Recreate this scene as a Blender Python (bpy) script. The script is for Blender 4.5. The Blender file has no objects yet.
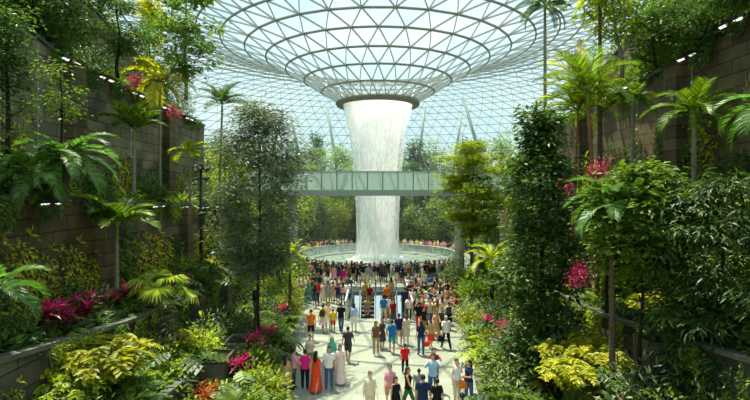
import bpy, math, random
import numpy as np
from mathutils import Vector, Matrix

R = random.Random(11)
NR = np.random.default_rng(11)
scene = bpy.context.scene
COL = scene.collection
PI = math.pi
EYE = 8.1
FPX = 500.0


def rad(a):
    return a * PI / 180.0


def px(x, y, d):
    return Vector(((x - 375) / FPX * d, d, EYE + (190 - y) / FPX * d))


# ------------------------------------------------------------------ mesh builder
class MB:
    def __init__(self):
        self.v, self.f, self.m, self.r, self.n = [], [], [], [], 0

    def add(self, verts, faces, mat=0, rnd=0.5):
        verts = np.asarray(verts, dtype=float).reshape(-1, 3)
        o = self.n
        self.v.append(verts)
        self.n += len(verts)
        for i, f in enumerate(faces):
            self.f.append(tuple(int(a) + o for a in f))
            self.m.append(mat)
            self.r.append(float(rnd[i]) if hasattr(rnd, '__len__') else rnd)

    def box(self, x0, x1, y0, y1, z0, z1, mat=0, rnd=0.5):
        v = [(x, y, z) for z in (z0, z1) for y in (y0, y1) for x in (x0, x1)]
        self.add(v, [(0, 2, 3, 1), (4, 5, 7, 6), (0, 1, 5, 4), (2, 6, 7, 3), (0, 4, 6, 2), (1, 3, 7, 5)], mat, rnd)

    def bar(self, p, q, w, h=None, up=(0, 0, 1), mat=0, rnd=0.5):
        h = h or w
        p, q = np.array(p, float), np.array(q, float)
        d = q - p
        L = np.linalg.norm(d)
        if L < 1e-6:
            return
        d /= L
        s = np.cross(d, up)
        if np.linalg.norm(s) < 1e-4:
            s = np.cross(d, (1, 0, 0))
        s /= np.linalg.norm(s)
        u = np.cross(s, d)
        v = []
        for c in (p, q):
            for a, b in ((-1, -1), (1, -1), (1, 1), (-1, 1)):
                v.append(c + s * a * w / 2 + u * b * h / 2)
        self.add(v, [(0, 1, 2, 3), (7, 6, 5, 4), (0, 4, 5, 1), (1, 5, 6, 2), (2, 6, 7, 3), (3, 7, 4, 0)], mat, rnd)

    def tube(self, pts, rs, n=8, mat=0, rnd=0.5, cap=True):
        pts = np.array(pts, float)
        k = len(pts)
        if not hasattr(rs, '__len__'):
            rs = [rs] * k
        v = []
        for i in range(k):
            d = pts[min(i + 1, k - 1)] - pts[max(i - 1, 0)]
            d = d / (np.linalg.norm(d) + 1e-9)
            ref = np.array((1, 0, 0)) if abs(d[0]) < 0.8 else np.array((0, 1, 0))
            s = np.cross(d, ref)
            s /= np.linalg.norm(s)
            u = np.cross(d, s)
            for j in range(n):
                a = 2 * PI * j / n
                v.append(pts[i] + rs[i] * (math.cos(a) * s + math.sin(a) * u))
        f = []
        for i in range(k - 1):
            for j in range(n):
                j2 = (j + 1) % n
                f.append((i * n + j, i * n + j2, (i + 1) * n + j2, (i + 1) * n + j))
        if cap:
            f.append(tuple(range(n - 1, -1, -1)))
            f.append(tuple((k - 1) * n + j for j in range(n)))
        self.add(v, f, mat, rnd)

    def lathe(self, prof, n=48, c=(0, 0, 0), mat=0, rnd=0.5, a0=0, a1=2 * PI):
        full = abs(a1 - a0 - 2 * PI) < 1e-6
        m = n if full else n + 1
        v, f = [], []
        for (r, z) in prof:
            for j in range(m):
                a = a0 + (a1 - a0) * j / n
                v.append((c[0] + r * math.cos(a), c[1] + r * math.sin(a), c[2] + z))
        for i in range(len(prof) - 1):
            for j in range(n):
                j2 = (j + 1) % m
                f.append((i * m + j, i * m + j2, (i + 1) * m + j2, (i + 1) * m + j))
        self.add(v, f, mat, rnd)

    def ball(self, c, r, n=10, mat=0, rnd=0.5):
        r = r if hasattr(r, '__len__') else (r, r, r)
        v, f = [], []
        k = max(4, n // 2 + 1)
        for i in range(1, k):
            t = PI * i / k
            for j in range(n):
                a = 2 * PI * j / n
                v.append((c[0] + r[0] * math.sin(t) * math.cos(a), c[1] + r[1] * math.sin(t) * math.sin(a), c[2] + r[2] * math.cos(t)))
        top, bot = len(v), len(v) + 1
        v += [(c[0], c[1], c[2] + r[2]), (c[0], c[1], c[2] - r[2])]
        for i in range(k - 2):
            for j in range(n):
                j2 = (j + 1) % n
                f.append((i * n + j, (i + 1) * n + j, (i + 1) * n + j2, i * n + j2))
        for j in range(n):
            j2 = (j + 1) % n
            f.append((top, j, j2))
            f.append((bot, (k - 2) * n + j2, (k - 2) * n + j))
        self.add(v, f, mat, rnd)

    def mesh(self, name, mats, smooth=False):
        me = bpy.data.meshes.new(name)
        v = np.concatenate(self.v) if self.v else np.zeros((0, 3))
        me.from_pydata(v.tolist(), [], self.f)
        for m in (mats if isinstance(mats, (list, tuple)) else [mats]):
            me.materials.append(m)
        if len(self.f):
            me.polygons.foreach_set('material_index', self.m)
            at = me.attributes.new('rnd', 'FLOAT', 'FACE')
            at.data.foreach_set('value', self.r)
            if smooth:
                me.polygons.foreach_set('use_smooth', [True] * len(self.f))
        me.update()
        return me


def link(name, me, parent=None, loc=None, rz=None):
    o = bpy.data.objects.new(name, me)
    COL.objects.link(o)
    if parent is not None:
        o.parent = parent
    if loc is not None:
        o.location = loc
    if rz is not None:
        o.rotation_euler = (0, 0, rz)
    return o


def struct(name, mb, mats, smooth=False):
    o = link(name, mb.mesh(name, mats, smooth))
    o['kind'] = 'structure'
    return o


# ------------------------------------------------------------------ labels: collected, then made unique at the end
REG = []
ORD = ['first', 'second', 'third', 'fourth', 'fifth', 'sixth', 'seventh', 'eighth', 'ninth', 'tenth', 'eleventh', 'twelfth',
       'thirteenth', 'fourteenth', 'fifteenth', 'sixteenth', 'seventeenth', 'eighteenth', 'nineteenth']
TENS = ['twentieth', 'thirtieth', 'fortieth', 'fiftieth', 'sixtieth', 'seventieth', 'eightieth', 'ninetieth']
TENP = ['twenty', 'thirty', 'forty', 'fifty', 'sixty', 'seventy', 'eighty', 'ninety']


def ordinal(i):
    if i < 19:
        return ORD[i]
    k = i + 1
    t, u = divmod(k, 10)
    return TENS[t - 2] if u == 0 else TENP[t - 2] + '-' + ORD[u - 1]


def reg(o, desc, cat, place='', group=None, key=None, frm='from the camera'):
    """desc+place make the label; things that share both are told apart by an ordinal along key"""
    o['category'] = cat
    if group:
        o['group'] = group
    REG.append((o, desc, place, key, frm))
    return o


def finish_labels():
    by = {}
    for r in REG:
        by.setdefault((r[1], r[2]), []).append(r)
    for (desc, place), rs in by.items():
        base = (desc + ' ' + place).strip()
        if len(rs) == 1:
            rs[0][0]['label'] = base
        else:
            bpy.context.view_layer.update()
            rs.sort(key=lambda r: r[3] if r[3] is not None else r[0].matrix_world.translation.y)
            for i, r in enumerate(rs):
                r[0]['label'] = base + ', ' + ordinal(i) + ' ' + r[4]


def thing(name, loc, rz=0, sc=1.0):
    o = link(name, None, None, loc, rz)
    o.empty_display_size = 0.2
    o.scale = (sc, sc, sc) if not hasattr(sc, '__len__') else sc
    return o


# ------------------------------------------------------------------ materials
def newmat(name):
    m = bpy.data.materials.new(name)
    m.use_nodes = True
    nt = m.node_tree
    nt.nodes.clear()
    out = nt.nodes.new('ShaderNodeOutputMaterial')
    return m, nt, out


def N(nt, t, **kw):
    n = nt.nodes.new(t)
    for k, v in kw.items():
        setattr(n, k, v)
    return n


def c4(c):
    return (c[0], c[1], c[2], 1.0)


def srgb(r, g, b):
    f = lambda u: (u / 255 / 12.92) if u / 255 <= 0.04045 else ((u / 255 + 0.055) / 1.055) ** 2.4
    return (f(r), f(g), f(b))


def solid(name, col, rough=0.6, spec=0.3, metal=0.0, noise=0.12, scale=6.0, bump=0.0):
    m, nt, out = newmat(name)
    p = N(nt, 'ShaderNodeBsdfPrincipled')
    p.inputs['Roughness'].default_value = rough
    p.inputs['Metallic'].default_value = metal
    p.inputs['Specular IOR Level'].default_value = spec
    tc = N(nt, 'ShaderNodeTexCoord')
    nz = N(nt, 'ShaderNodeTexNoise')
    nz.inputs['Scale'].default_value = scale
    nz.inputs['Detail'].default_value = 3
    nt.links.new(tc.outputs['Object'], nz.inputs['Vector'])
    rp = N(nt, 'ShaderNodeValToRGB')
    rp.color_ramp.elements[0].position = 0.3
    rp.color_ramp.elements[1].position = 0.7
    rp.color_ramp.elements[0].color = c4([max(0, x * (1 - noise)) for x in col])
    rp.color_ramp.elements[1].color = c4([min(1, x * (1 + noise)) for x in col])
    nt.links.new(nz.outputs['Fac'], rp.inputs['Fac'])
    nt.links.new(rp.outputs['Color'], p.inputs['Base Color'])
    if bump:
        b = N(nt, 'ShaderNodeBump')
        b.inputs['Strength'].default_value = bump
        nt.links.new(nz.outputs['Fac'], b.inputs['Height'])
        nt.links.new(b.outputs['Normal'], p.inputs['Normal'])
    nt.links.new(p.outputs[0], out.inputs[0])
    return m


def leafmat(name, dark, light, trans=0.4, rough=0.42, tl=1.5, spec=0.35):
    m, nt, out = newmat(name)
    at = N(nt, 'ShaderNodeAttribute', attribute_name='rnd')
    rp = N(nt, 'ShaderNodeValToRGB')
    rp.color_ramp.elements[0].color = c4(dark)
    rp.color_ramp.elements[1].color = c4(light)
    nt.links.new(at.outputs['Fac'], rp.inputs['Fac'])
    oi = N(nt, 'ShaderNodeObjectInfo')
    mr = N(nt, 'ShaderNodeMapRange')
    mr.inputs['To Min'].default_value = 0.75
    mr.inputs['To Max'].default_value = 1.25
    nt.links.new(oi.outputs['Random'], mr.inputs['Value'])
    hs = N(nt, 'ShaderNodeHueSaturation')
    nt.links.new(mr.outputs[0], hs.inputs['Value'])
    nt.links.new(rp.outputs['Color'], hs.inputs['Color'])
    p = N(nt, 'ShaderNodeBsdfPrincipled')
    p.inputs['Roughness'].default_value = rough
    p.inputs['Specular IOR Level'].default_value = spec
    nt.links.new(hs.outputs['Color'], p.inputs['Base Color'])
    t = N(nt, 'ShaderNodeBsdfTranslucent')
    g = N(nt, 'ShaderNodeHueSaturation')
    g.inputs['Value'].default_value = tl
    g.inputs['Saturation'].default_value = 1.1
    nt.links.new(hs.outputs['Color'], g.inputs['Color'])
    nt.links.new(g.outputs['Color'], t.inputs['Color'])
    mx = N(nt, 'ShaderNodeMixShader')
    mx.inputs[0].default_value = trans
    nt.links.new(p.outputs[0], mx.inputs[1])
    nt.links.new(t.outputs[0], mx.inputs[2])
    nt.links.new(mx.outputs[0], out.inputs[0])
    return m


def stonemat(name, c1, c2, mortar, bw=1.6, bh=0.55):
    m, nt, out = newmat(name)
    tc = N(nt, 'ShaderNodeTexCoord')
    sp = N(nt, 'ShaderNodeSeparateXYZ')
    nt.links.new(tc.outputs['Object'], sp.inputs[0])
    ad = N(nt, 'ShaderNodeMath', operation='ADD')
    nt.links.new(sp.outputs['X'], ad.inputs[0])
    nt.links.new(sp.outputs['Y'], ad.inputs[1])
    cb = N(nt, 'ShaderNodeCombineXYZ')
    nt.links.new(ad.outputs[0], cb.inputs['X'])
    nt.links.new(sp.outputs['Z'], cb.inputs['Y'])
    br = N(nt, 'ShaderNodeTexBrick')
    br.inputs['Color1'].default_value = c4(c1)
    br.inputs['Color2'].default_value = c4(c2)
    br.inputs['Mortar'].default_value = c4(mortar)
    br.inputs['Scale'].default_value = 1.0
    br.inputs['Brick Width'].default_value = bw
    br.inputs['Row Height'].default_value = bh
    br.inputs['Mortar Size'].default_value = 0.018
    br.inputs['Bias'].default_value = -0.1
    nt.links.new(cb.outputs[0], br.inputs['Vector'])
    nz = N(nt, 'ShaderNodeTexNoise')
    nz.inputs['Scale'].default_value = 0.9
    nz.inputs['Detail'].default_value = 5
    nt.links.new(tc.outputs['Object'], nz.inputs['Vector'])
    mr = N(nt, 'ShaderNodeMapRange')
    mr.inputs['From Min'].default_value = 0.3
    mr.inputs['From Max'].default_value = 0.7
    mr.inputs['To Min'].default_value = 0.55
    mr.inputs['To Max'].default_value = 1.35
    nt.links.new(nz.outputs['Fac'], mr.inputs['Value'])
    hs = N(nt, 'ShaderNodeHueSaturation')
    nt.links.new(br.outputs['Color'], hs.inputs['Color'])
    nt.links.new(mr.outputs[0], hs.inputs['Value'])
    p = N(nt, 'ShaderNodeBsdfPrincipled')
    p.inputs['Roughness'].default_value = 0.75
    p.inputs['Specular IOR Level'].default_value = 0.2
    nt.links.new(hs.outputs['Color'], p.inputs['Base Color'])
    b = N(nt, 'ShaderNodeBump')
    b.inputs['Strength'].default_value = 0.5
    b.inputs['Distance'].default_value = 0.05
    nt.links.new(br.outputs['Fac'], b.inputs['Height'])
    b.invert = True
    nt.links.new(b.outputs['Normal'], p.inputs['Normal'])
    nt.links.new(p.outputs[0], out.inputs[0])
    return m


M = {}
M['stone_green'] = stonemat('slate_green_stone', srgb(122, 112, 84), srgb(82, 80, 60), srgb(28, 28, 22))
M['stone_brown'] = stonemat('brown_stone', srgb(100, 84, 56), srgb(66, 60, 42), srgb(28, 24, 18))
M['stone_low'] = stonemat('planter_stone', srgb(92, 88, 70), srgb(74, 72, 58), srgb(34, 32, 26), 2.4, 0.6)
M['cap'] = solid('grey_coping', srgb(92, 94, 82), 0.6, noise=0.3, scale=1.5)
M['dark_metal'] = solid('dark_metal', srgb(46, 48, 46), 0.45, 0.4)
M['black_metal'] = solid('black_metal', srgb(22, 24, 24), 0.4, 0.4)
M['soil'] = solid('dark_soil', srgb(44, 40, 28), 0.95, 0.05, noise=0.5, scale=3, bump=0.6)
M['steel'] = solid('pale_steel', srgb(180, 188, 182), 0.45, 0.4, noise=0.03)
M['hoop'] = solid('bronze_grey_steel', srgb(122, 122, 104), 0.5, 0.3, noise=0.04)
M['steel_dark'] = solid('grey_green_steel', srgb(112, 128, 120), 0.5, 0.3, noise=0.05)
M['ring'] = solid('olive_grey_ring', srgb(112, 112, 98), 0.6, 0.3, noise=0.05)
M['bridge'] = solid('grey_green_cladding', srgb(158, 168, 154), 0.5, 0.3, noise=0.04)
M['pillar'] = solid('pale_concrete', srgb(196, 194, 178), 0.7, 0.2, noise=0.08, scale=2)
M['pillar_grey'] = solid('grey_stone_rim', srgb(120, 128, 118), 0.6, 0.2)
M['bark'] = solid('brown_bark', srgb(84, 72, 54), 0.9, 0.1, noise=0.4, scale=12, bump=0.5)
M['bark_grey'] = solid('grey_bark', srgb(128, 122, 100), 0.9, 0.1, noise=0.35, scale=14, bump=0.4)
M['bark_dark'] = solid('dark_bark', srgb(46, 38, 28), 0.9, 0.1, noise=0.3, scale=12, bump=0.4)
M['bark_red'] = solid('reddish_palm_stem', srgb(128, 84, 54), 0.7, 0.2, noise=0.3, scale=10)
M['white_trim'] = solid('white_metal', srgb(225, 228, 222), 0.4, 0.4, noise=0.02)
M['tread'] = solid('escalator_tread', srgb(96, 86, 60), 0.5, 0.4, noise=0.2, scale=30)
M['rubber'] = solid('black_rubber', srgb(25, 25, 26), 0.5, 0.3)


def emis(name, col, s):
    m, nt, out = newmat(name)
    e = N(nt, 'ShaderNodeEmission')
    e.inputs[0].default_value = c4(col)
    e.inputs[1].default_value = s
    nt.links.new(e.outputs[0], out.inputs[0])
    return m


M['lamp'] = emis('warm_white_diffuser', (1.0, 0.95, 0.85), 1.6)
M['dot'] = solid('white_disc', srgb(225, 225, 215), 0.4)


def glassmat(name, tint, milky, milk_col, gloss=0.05):
    m, nt, out = newmat(name)
    t = N(nt, 'ShaderNodeBsdfTransparent')
    t.inputs[0].default_value = c4(tint)
    d = N(nt, 'ShaderNodeBsdfDiffuse')
    d.inputs[0].default_value = c4(milk_col)
    tr = N(nt, 'ShaderNodeBsdfTranslucent')
    tr.inputs[0].default_value = c4(milk_col)
    a = N(nt, 'ShaderNodeMixShader')
    a.inputs[0].default_value = 0.6
    nt.links.new(d.outputs[0], a.inputs[1])
    nt.links.new(tr.outputs[0], a.inputs[2])
    b = N(nt, 'ShaderNodeMixShader')
    b.inputs[0].default_value = milky
    nt.links.new(t.outputs[0], b.inputs[1])
    nt.links.new(a.outputs[0], b.inputs[2])
    g = N(nt, 'ShaderNodeBsdfGlossy')
    g.inputs['Roughness'].default_value = 0.08
    c = N(nt, 'ShaderNodeMixShader')
    c.inputs[0].default_value = gloss
    nt.links.new(b.outputs[0], c.inputs[1])
    nt.links.new(g.outputs[0], c.inputs[2])
    nt.links.new(c.outputs[0], out.inputs[0])
    return m


M['roof_glass'] = glassmat('roof_glass', (0.86, 0.95, 0.96), 0.08, (0.8, 0.92, 0.95), 0.02)
M['bridge_glass'] = glassmat('bridge_glass', (0.66, 0.75, 0.70), 0.6, (0.60, 0.68, 0.62), 0.05)
M['rail_glass'] = glassmat('balustrade_glass', (0.72, 0.86, 0.82), 0.28, (0.62, 0.76, 0.72), 0.08)

# floor stone slabs
m, nt, out = newmat('pale_floor_slabs')
tc = N(nt, 'ShaderNodeTexCoord')
br = N(nt, 'ShaderNodeTexBrick')
br.inputs['Color1'].default_value = c4(srgb(154, 158, 140))
br.inputs['Color2'].default_value = c4(srgb(136, 141, 124))
br.inputs['Mortar'].default_value = c4(srgb(122, 128, 116))
br.inputs['Scale'].default_value = 1
br.inputs['Brick Width'].default_value = 1.8
br.inputs['Row Height'].default_value = 0.6
br.inputs['Mortar Size'].default_value = 0.012
nt.links.new(tc.outputs['Object'], br.inputs['Vector'])
nz = N(nt, 'ShaderNodeTexNoise')
nz.inputs['Scale'].default_value = 1.2
nt.links.new(tc.outputs['Object'], nz.inputs['Vector'])
mr = N(nt, 'ShaderNodeMapRange')
mr.inputs['To Min'].default_value = 0.8
mr.inputs['To Max'].default_value = 1.1
nt.links.new(nz.outputs['Fac'], mr.inputs['Value'])
hs = N(nt, 'ShaderNodeHueSaturation')
nt.links.new(br.outputs['Color'], hs.inputs['Color'])
nt.links.new(mr.outputs[0], hs.inputs['Value'])
p = N(nt, 'ShaderNodeBsdfPrincipled')
p.inputs['Roughness'].default_value = 0.45
nt.links.new(hs.outputs['Color'], p.inputs['Base Color'])
nt.links.new(p.outputs[0], out.inputs[0])
M['floor'] = m

# falling water: vertical streaks, part clear
m, nt, out = newmat('falling_water')
tc = N(nt, 'ShaderNodeTexCoord')
mp = N(nt, 'ShaderNodeMapping')
mp.inputs['Scale'].default_value = (9, 9, 1.1)
nt.links.new(tc.outputs['Object'], mp.inputs['Vector'])
nz = N(nt, 'ShaderNodeTexNoise')
nz.inputs['Scale'].default_value = 1.0
nz.inputs['Detail'].default_value = 6
nz.inputs['Roughness'].default_value = 0.75
nt.links.new(mp.outputs[0], nz.inputs['Vector'])
sp = N(nt, 'ShaderNodeSeparateXYZ')
nt.links.new(tc.outputs['Object'], sp.inputs[0])
dn = N(nt, 'ShaderNodeMapRange')   # denser at the lip, thinner below
dn.inputs['From Min'].default_value = 13.5
dn.inputs['From Max'].default_value = 17.5
dn.inputs['To Min'].default_value = 0.0
dn.inputs['To Max'].default_value = 0.45
nt.links.new(sp.outputs['Z'], dn.inputs['Value'])
mr = N(nt, 'ShaderNodeMapRange')
mr.inputs['From Min'].default_value = 0.38
mr.inputs['From Max'].default_value = 0.66
mr.inputs['To Min'].default_value = 0.12
mr.inputs['To Max'].default_value = 0.62
nt.links.new(nz.outputs['Fac'], mr.inputs['Value'])
ad = N(nt, 'ShaderNodeMath', operation='ADD')
ad.use_clamp = True
nt.links.new(mr.outputs[0], ad.inputs[0])
nt.links.new(dn.outputs[0], ad.inputs[1])
d = N(nt, 'ShaderNodeBsdfDiffuse')
d.inputs[0].default_value = (0.93, 0.95, 0.94, 1)
tr = N(nt, 'ShaderNodeBsdfTranslucent')
tr.inputs[0].default_value = (0.95, 0.97, 0.96, 1)
a = N(nt, 'ShaderNodeMixShader')
a.inputs[0].default_value = 0.5
nt.links.new(d.outputs[0], a.inputs[1])
nt.links.new(tr.outputs[0], a.inputs[2])
t = N(nt, 'ShaderNodeBsdfTransparent')
b = N(nt, 'ShaderNodeMixShader')
nt.links.new(ad.outputs[0], b.inputs[0])
nt.links.new(t.outputs[0], b.inputs[1])
nt.links.new(a.outputs[0], b.inputs[2])
nt.links.new(b.outputs[0], out.inputs[0])
M['fall'] = m

M['strand'] = solid('water_strand', (.9, .93, .92), .4, .3, noise=.02)
# pool water
m, nt, out = newmat('pale_pool_water')
p = N(nt, 'ShaderNodeBsdfPrincipled')
p.inputs['Base Color'].default_value = c4(srgb(138, 150, 138))
p.inputs['Roughness'].default_value = 0.25
nz = N(nt, 'ShaderNodeTexNoise')
nz.inputs['Scale'].default_value = 5
b = N(nt, 'ShaderNodeBump')
b.inputs['Strength'].default_value = 0.3
b.inputs['Distance'].default_value = 0.03
nt.links.new(nz.outputs['Fac'], b.inputs['Height'])
nt.links.new(b.outputs[0], p.inputs['Normal'])
nt.links.new(p.outputs[0], out.inputs[0])
M['pool'] = m

# leaf colours
L_DARK = leafmat('dark_leaf', srgb(22, 46, 14), srgb(92, 122, 50), 0.35)
L_MID = leafmat('mid_leaf', srgb(38, 70, 16), srgb(126, 150, 52), 0.42)
L_BRIGHT = leafmat('bright_leaf', srgb(84, 114, 18), srgb(186, 194, 62), 0.48)
L_GOLD = leafmat('golden_leaf', srgb(104, 122, 16), srgb(204, 194, 58), 0.48)
L_BLUE = leafmat('silvery_leaf', srgb(26, 46, 20), srgb(150, 164, 114), 0.28, rough=0.35, spec=0.5)
L_FERN = leafmat('fern_leaf', srgb(30, 66, 20), srgb(108, 146, 62), 0.42)
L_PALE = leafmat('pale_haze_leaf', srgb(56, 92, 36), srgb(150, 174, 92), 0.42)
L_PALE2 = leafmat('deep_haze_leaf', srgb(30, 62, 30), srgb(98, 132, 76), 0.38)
L_PINK = leafmat('magenta_leaf', srgb(168, 24, 78), srgb(232, 70, 128), 0.4, tl=1.3)
L_RED = leafmat('dark_red_leaf', srgb(70, 22, 30), srgb(132, 40, 52), 0.35, tl=1.3)
L_ORANGE = leafmat('orange_leaf', srgb(160, 60, 20), srgb(220, 120, 40), 0.4, tl=1.2)
L_CREAM = leafmat('cream_variegated_leaf', srgb(92, 118, 50), srgb(180, 186, 120), 0.35)
L_YPALM = leafmat('yellow_palm_leaf', srgb(124, 136, 20), srgb(210, 196, 64), 0.5)

# ------------------------------------------------------------------ leaf geometry
def tmpl_diamond(w=0.42, z=0.06):
    return (np.array([(0, 0, 0), (0.45, w / 2, z), (1, 0, -0.08), (0.45, -w / 2, z)]), [(0, 2, 1), (0, 3, 2)])


def tmpl_lance(w=0.22, droop=0.25):
    v = [(0, 0, 0), (0.3, w * .45, 0.06), (0.32, 0, 0.03), (0.3, -w * .45, 0.06),
         (0.68, w * .4, 0.03 - droop * .3), (0.7, 0, -droop * .35), (0.68, -w * .4, 0.03 - droop * .3), (1, 0, -droop)]
    return (np.array(v), [(0, 2, 1), (0, 3, 2), (1, 2, 5, 4), (2, 3, 6, 5), (4, 5, 7), (5, 6, 7)])


def tmpl_lobed(n=5, w=0.9):
    """big split leaf: midrib with finger lobes down each side"""
    v, f = [(0, 0, 0), (0.5, 0, 0.08), (1.0, 0, -0.12)], []
    for s in (1, -1):
        for i in range(n):
            t = 0.08 + 0.78 * i / (n - 1)
            half = w * 0.5 * math.sin(PI * (0.18 + 0.7 * i / (n - 1))) + 0.06
            b = len(v)
            z = 0.08 * math.sin(PI * t)
            v += [(t - 0.07, 0, z), (t + 0.09, 0, z), (t + 0.16, s * half, z - 0.1), (t + 0.05, s * half * .95, z - 0.09)]
            f.append((b, b + 1, b + 2, b + 3) if s > 0 else (b, b + 3, b + 2, b + 1))
    return (np.array(v), f)


T_DIA = tmpl_diamond()
T_OVAL = (np.array([(0, 0, 0), (.25, .2, .05), (.65, .22, .03), (1, 0, -.1), (.65, -.22, .03), (.25, -.2, .05)]), [(0, 3, 2, 1), (0, 5, 4, 3)])
T_NARROW = tmpl_diamond(0.22, 0.03)
T_LANCE = tmpl_lance()
T_STRAP = tmpl_lance(0.14, 0.35)
T_LOBED = tmpl_lobed()


def leaves(mb, tm, P, D, UP, S, mat=0, rnd=None):
    P = np.asarray(P, float)
    n = len(P)
    D = np.asarray(D, float)
    D = D / (np.linalg.norm(D, axis=1, keepdims=True) + 1e-9)
    UP = np.broadcast_to(np.asarray(UP, float), (n, 3))
    B = np.cross(UP, D)
    B = B / (np.linalg.norm(B, axis=1, keepdims=True) + 1e-9)
    Nn = np.cross(D, B)
    tv, tf = tm
    S = np.broadcast_to(np.asarray(S, float).reshape(-1, 1, 1), (n, 1, 1))
    V = P[:, None, :] + S * (tv[None, :, 0:1] * D[:, None, :] + tv[None, :, 1:2] * B[:, None, :] + tv[None, :, 2:3] * Nn[:, None, :])
    if rnd is None:
        rnd = NR.random(n)
    k, nf = len(tv), len(tf)
    faces = [tuple(a + i * k for a in f) for i in range(n) for f in tf]
    mb.add(V.reshape(-1, 3), faces, mat, np.repeat(np.asarray(rnd), nf))


def rdir(n, zmin=-0.5, zmax=1.0):
    a = NR.random(n) * 2 * PI
    z = zmin + (zmax - zmin) * NR.random(n)
    h = np.sqrt(np.maximum(0.02, 1 - np.minimum(z * z, 0.98)))
    return np.stack([h * np.cos(a), h * np.sin(a), z], 1)


def frond(L=2.0, n=22, ll=0.5, a0=55, droop=95, v=0.35, lw=0.05, mat=(0, 1)):
    """pinnate palm or fern frond growing along +X from the origin"""
    mb = MB()
    k = 14
    pts, p = [], np.zeros(3)
    for i in range(k + 1):
        pts.append(p.copy())
        a = rad(a0 - droop * (i / k) ** 1.2)
        p = p + np.array((math.cos(a), 0, math.sin(a))) * L / k
    pts = np.array(pts)
    mb.tube(pts, [0.018 * L / 2 * (1 - .8 * i / k) + .004 for i in range(k + 1)], 4, mat[1], 0.6, cap=False)
    for i in range(n):
        t = 0.14 + 0.85 * (i + .5) / n
        q = t * k
        i0 = min(int(q), k - 1)
        pos = pts[i0] + (pts[i0 + 1] - pts[i0]) * (q - i0)
        tan = pts[i0 + 1] - pts[i0]
        tan /= np.linalg.norm(tan)
        up = np.cross(tan, (0, 1, 0)) * -1
        if up[2] < 0:
            up = -up
        le = ll * (math.sin(PI * (0.12 + 0.8 * t)) * .9 + .15)
        for s in (1, -1):
            d = tan * (0.45 + .5 * t) + np.array((0, s, 0)) * (1 - .35 * t) + up * (v + R.uniform(-.08, .08))
            d /= np.linalg.norm(d)
            w = lw * (1 - .4 * t)
            side = tan * w
            m1 = pos + d * le * .55
            e = pos + d * le - np.array((0, 0, 1)) * le * (0.16 + R.random() * .14)
            mb.add([pos - side * .5, pos + side * .5, m1 + side * .6, m1 - side * .6, e],
                   [(0, 1, 2, 3), (3, 2, 4)], mat[0], R.random())
    return mb


def fan_leaf(Rr=0.8, rays=22, pet=0.9, span=250, mat=(0, 1)):
    """palmate fan leaf on a stalk along +X, pleated rays split at the tips"""
    mb = MB()
    a0 = rad(48)
    base = np.array((math.cos(a0) * pet, 0, math.sin(a0) * pet))
    mid = base * .5 + np.array((0, 0, .06))
    mb.tube([(0, 0, 0), mid, base], [.022, .018, .014], 4, mat[1], .6, cap=False)
    ax = np.array((math.cos(rad(-5)), 0, math.sin(rad(-5))))
    upv = np.array((-math.sin(rad(-5)), 0, math.cos(rad(-5))))
    for i in range(rays):
        t0 = rad(-span / 2 + span * i / rays)
        t1 = rad(-span / 2 + span * (i + 1) / rays)
        tm = (t0 + t1) / 2
        f = lambda a, r, z: base + (ax * math.cos(a) + np.array((0, 1, 0)) * math.sin(a)) * r + upv * z
        r1, r2 = Rr * .62, Rr * (1 - .12 * abs(tm) / rad(span / 2)) * R.uniform(.92, 1.05)
        mb.add([base, f(t0, r1, -.03), f(tm, r1, .04), f(t1, r1, -.03), f(tm, r2, -.22 * Rr - R.random() * .1)],
               [(0, 1, 2), (0, 2, 3), (1, 4, 2), (2, 4, 3)], mat[0], R.random())
    return mb


# ------------------------------------------------------------------ plant makers: each returns a list of (part name, mesh, local placements)
def crown_points(shape, n, r, h0, h1):
    out = []
    while len(out) < n:
        t = NR.random()
        z = h0 + (h1 - h0) * t
        if shape == 'cone':
            rr = r * (1.0 - .78 * t) * (0.55 + 0.45 * min(1, t / .12))
        elif shape == 'column':
            rr = r * (1.0 - .45 * t - .3 * max(0, t - .8) / .2) * (.8 + .25 * math.sin(t * 19))
        elif shape == 'tiers':
            k = round(t * 8) / 8
            z = h0 + (h1 - h0) * k + NR.normal() * .26
            rr = r * (math.sqrt(max(.04, 1 - ((k - .55) / .6) ** 2)) * (.8 + .2 * math.sin(k * 37))) * (.7 + .5 * NR.random())
        else:
            rr = r * math.sqrt(max(0.03, 1 - (2 * t - 1) ** 2))
        a = NR.random() * 2 * PI
        q = math.sqrt(NR.random()) * .85 + .15
        lo = .28 * r if shape == 'tiers' else 0
        zz = round(z * 1.2)
        out.append((rr * q * R.uniform(.8, 1.22) * math.cos(a) + lo * math.sin(zz * 2.4), rr * q * R.uniform(.8, 1.22) * math.sin(a) + lo * math.cos(zz * 1.7), z))
    return np.array(out)


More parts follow.
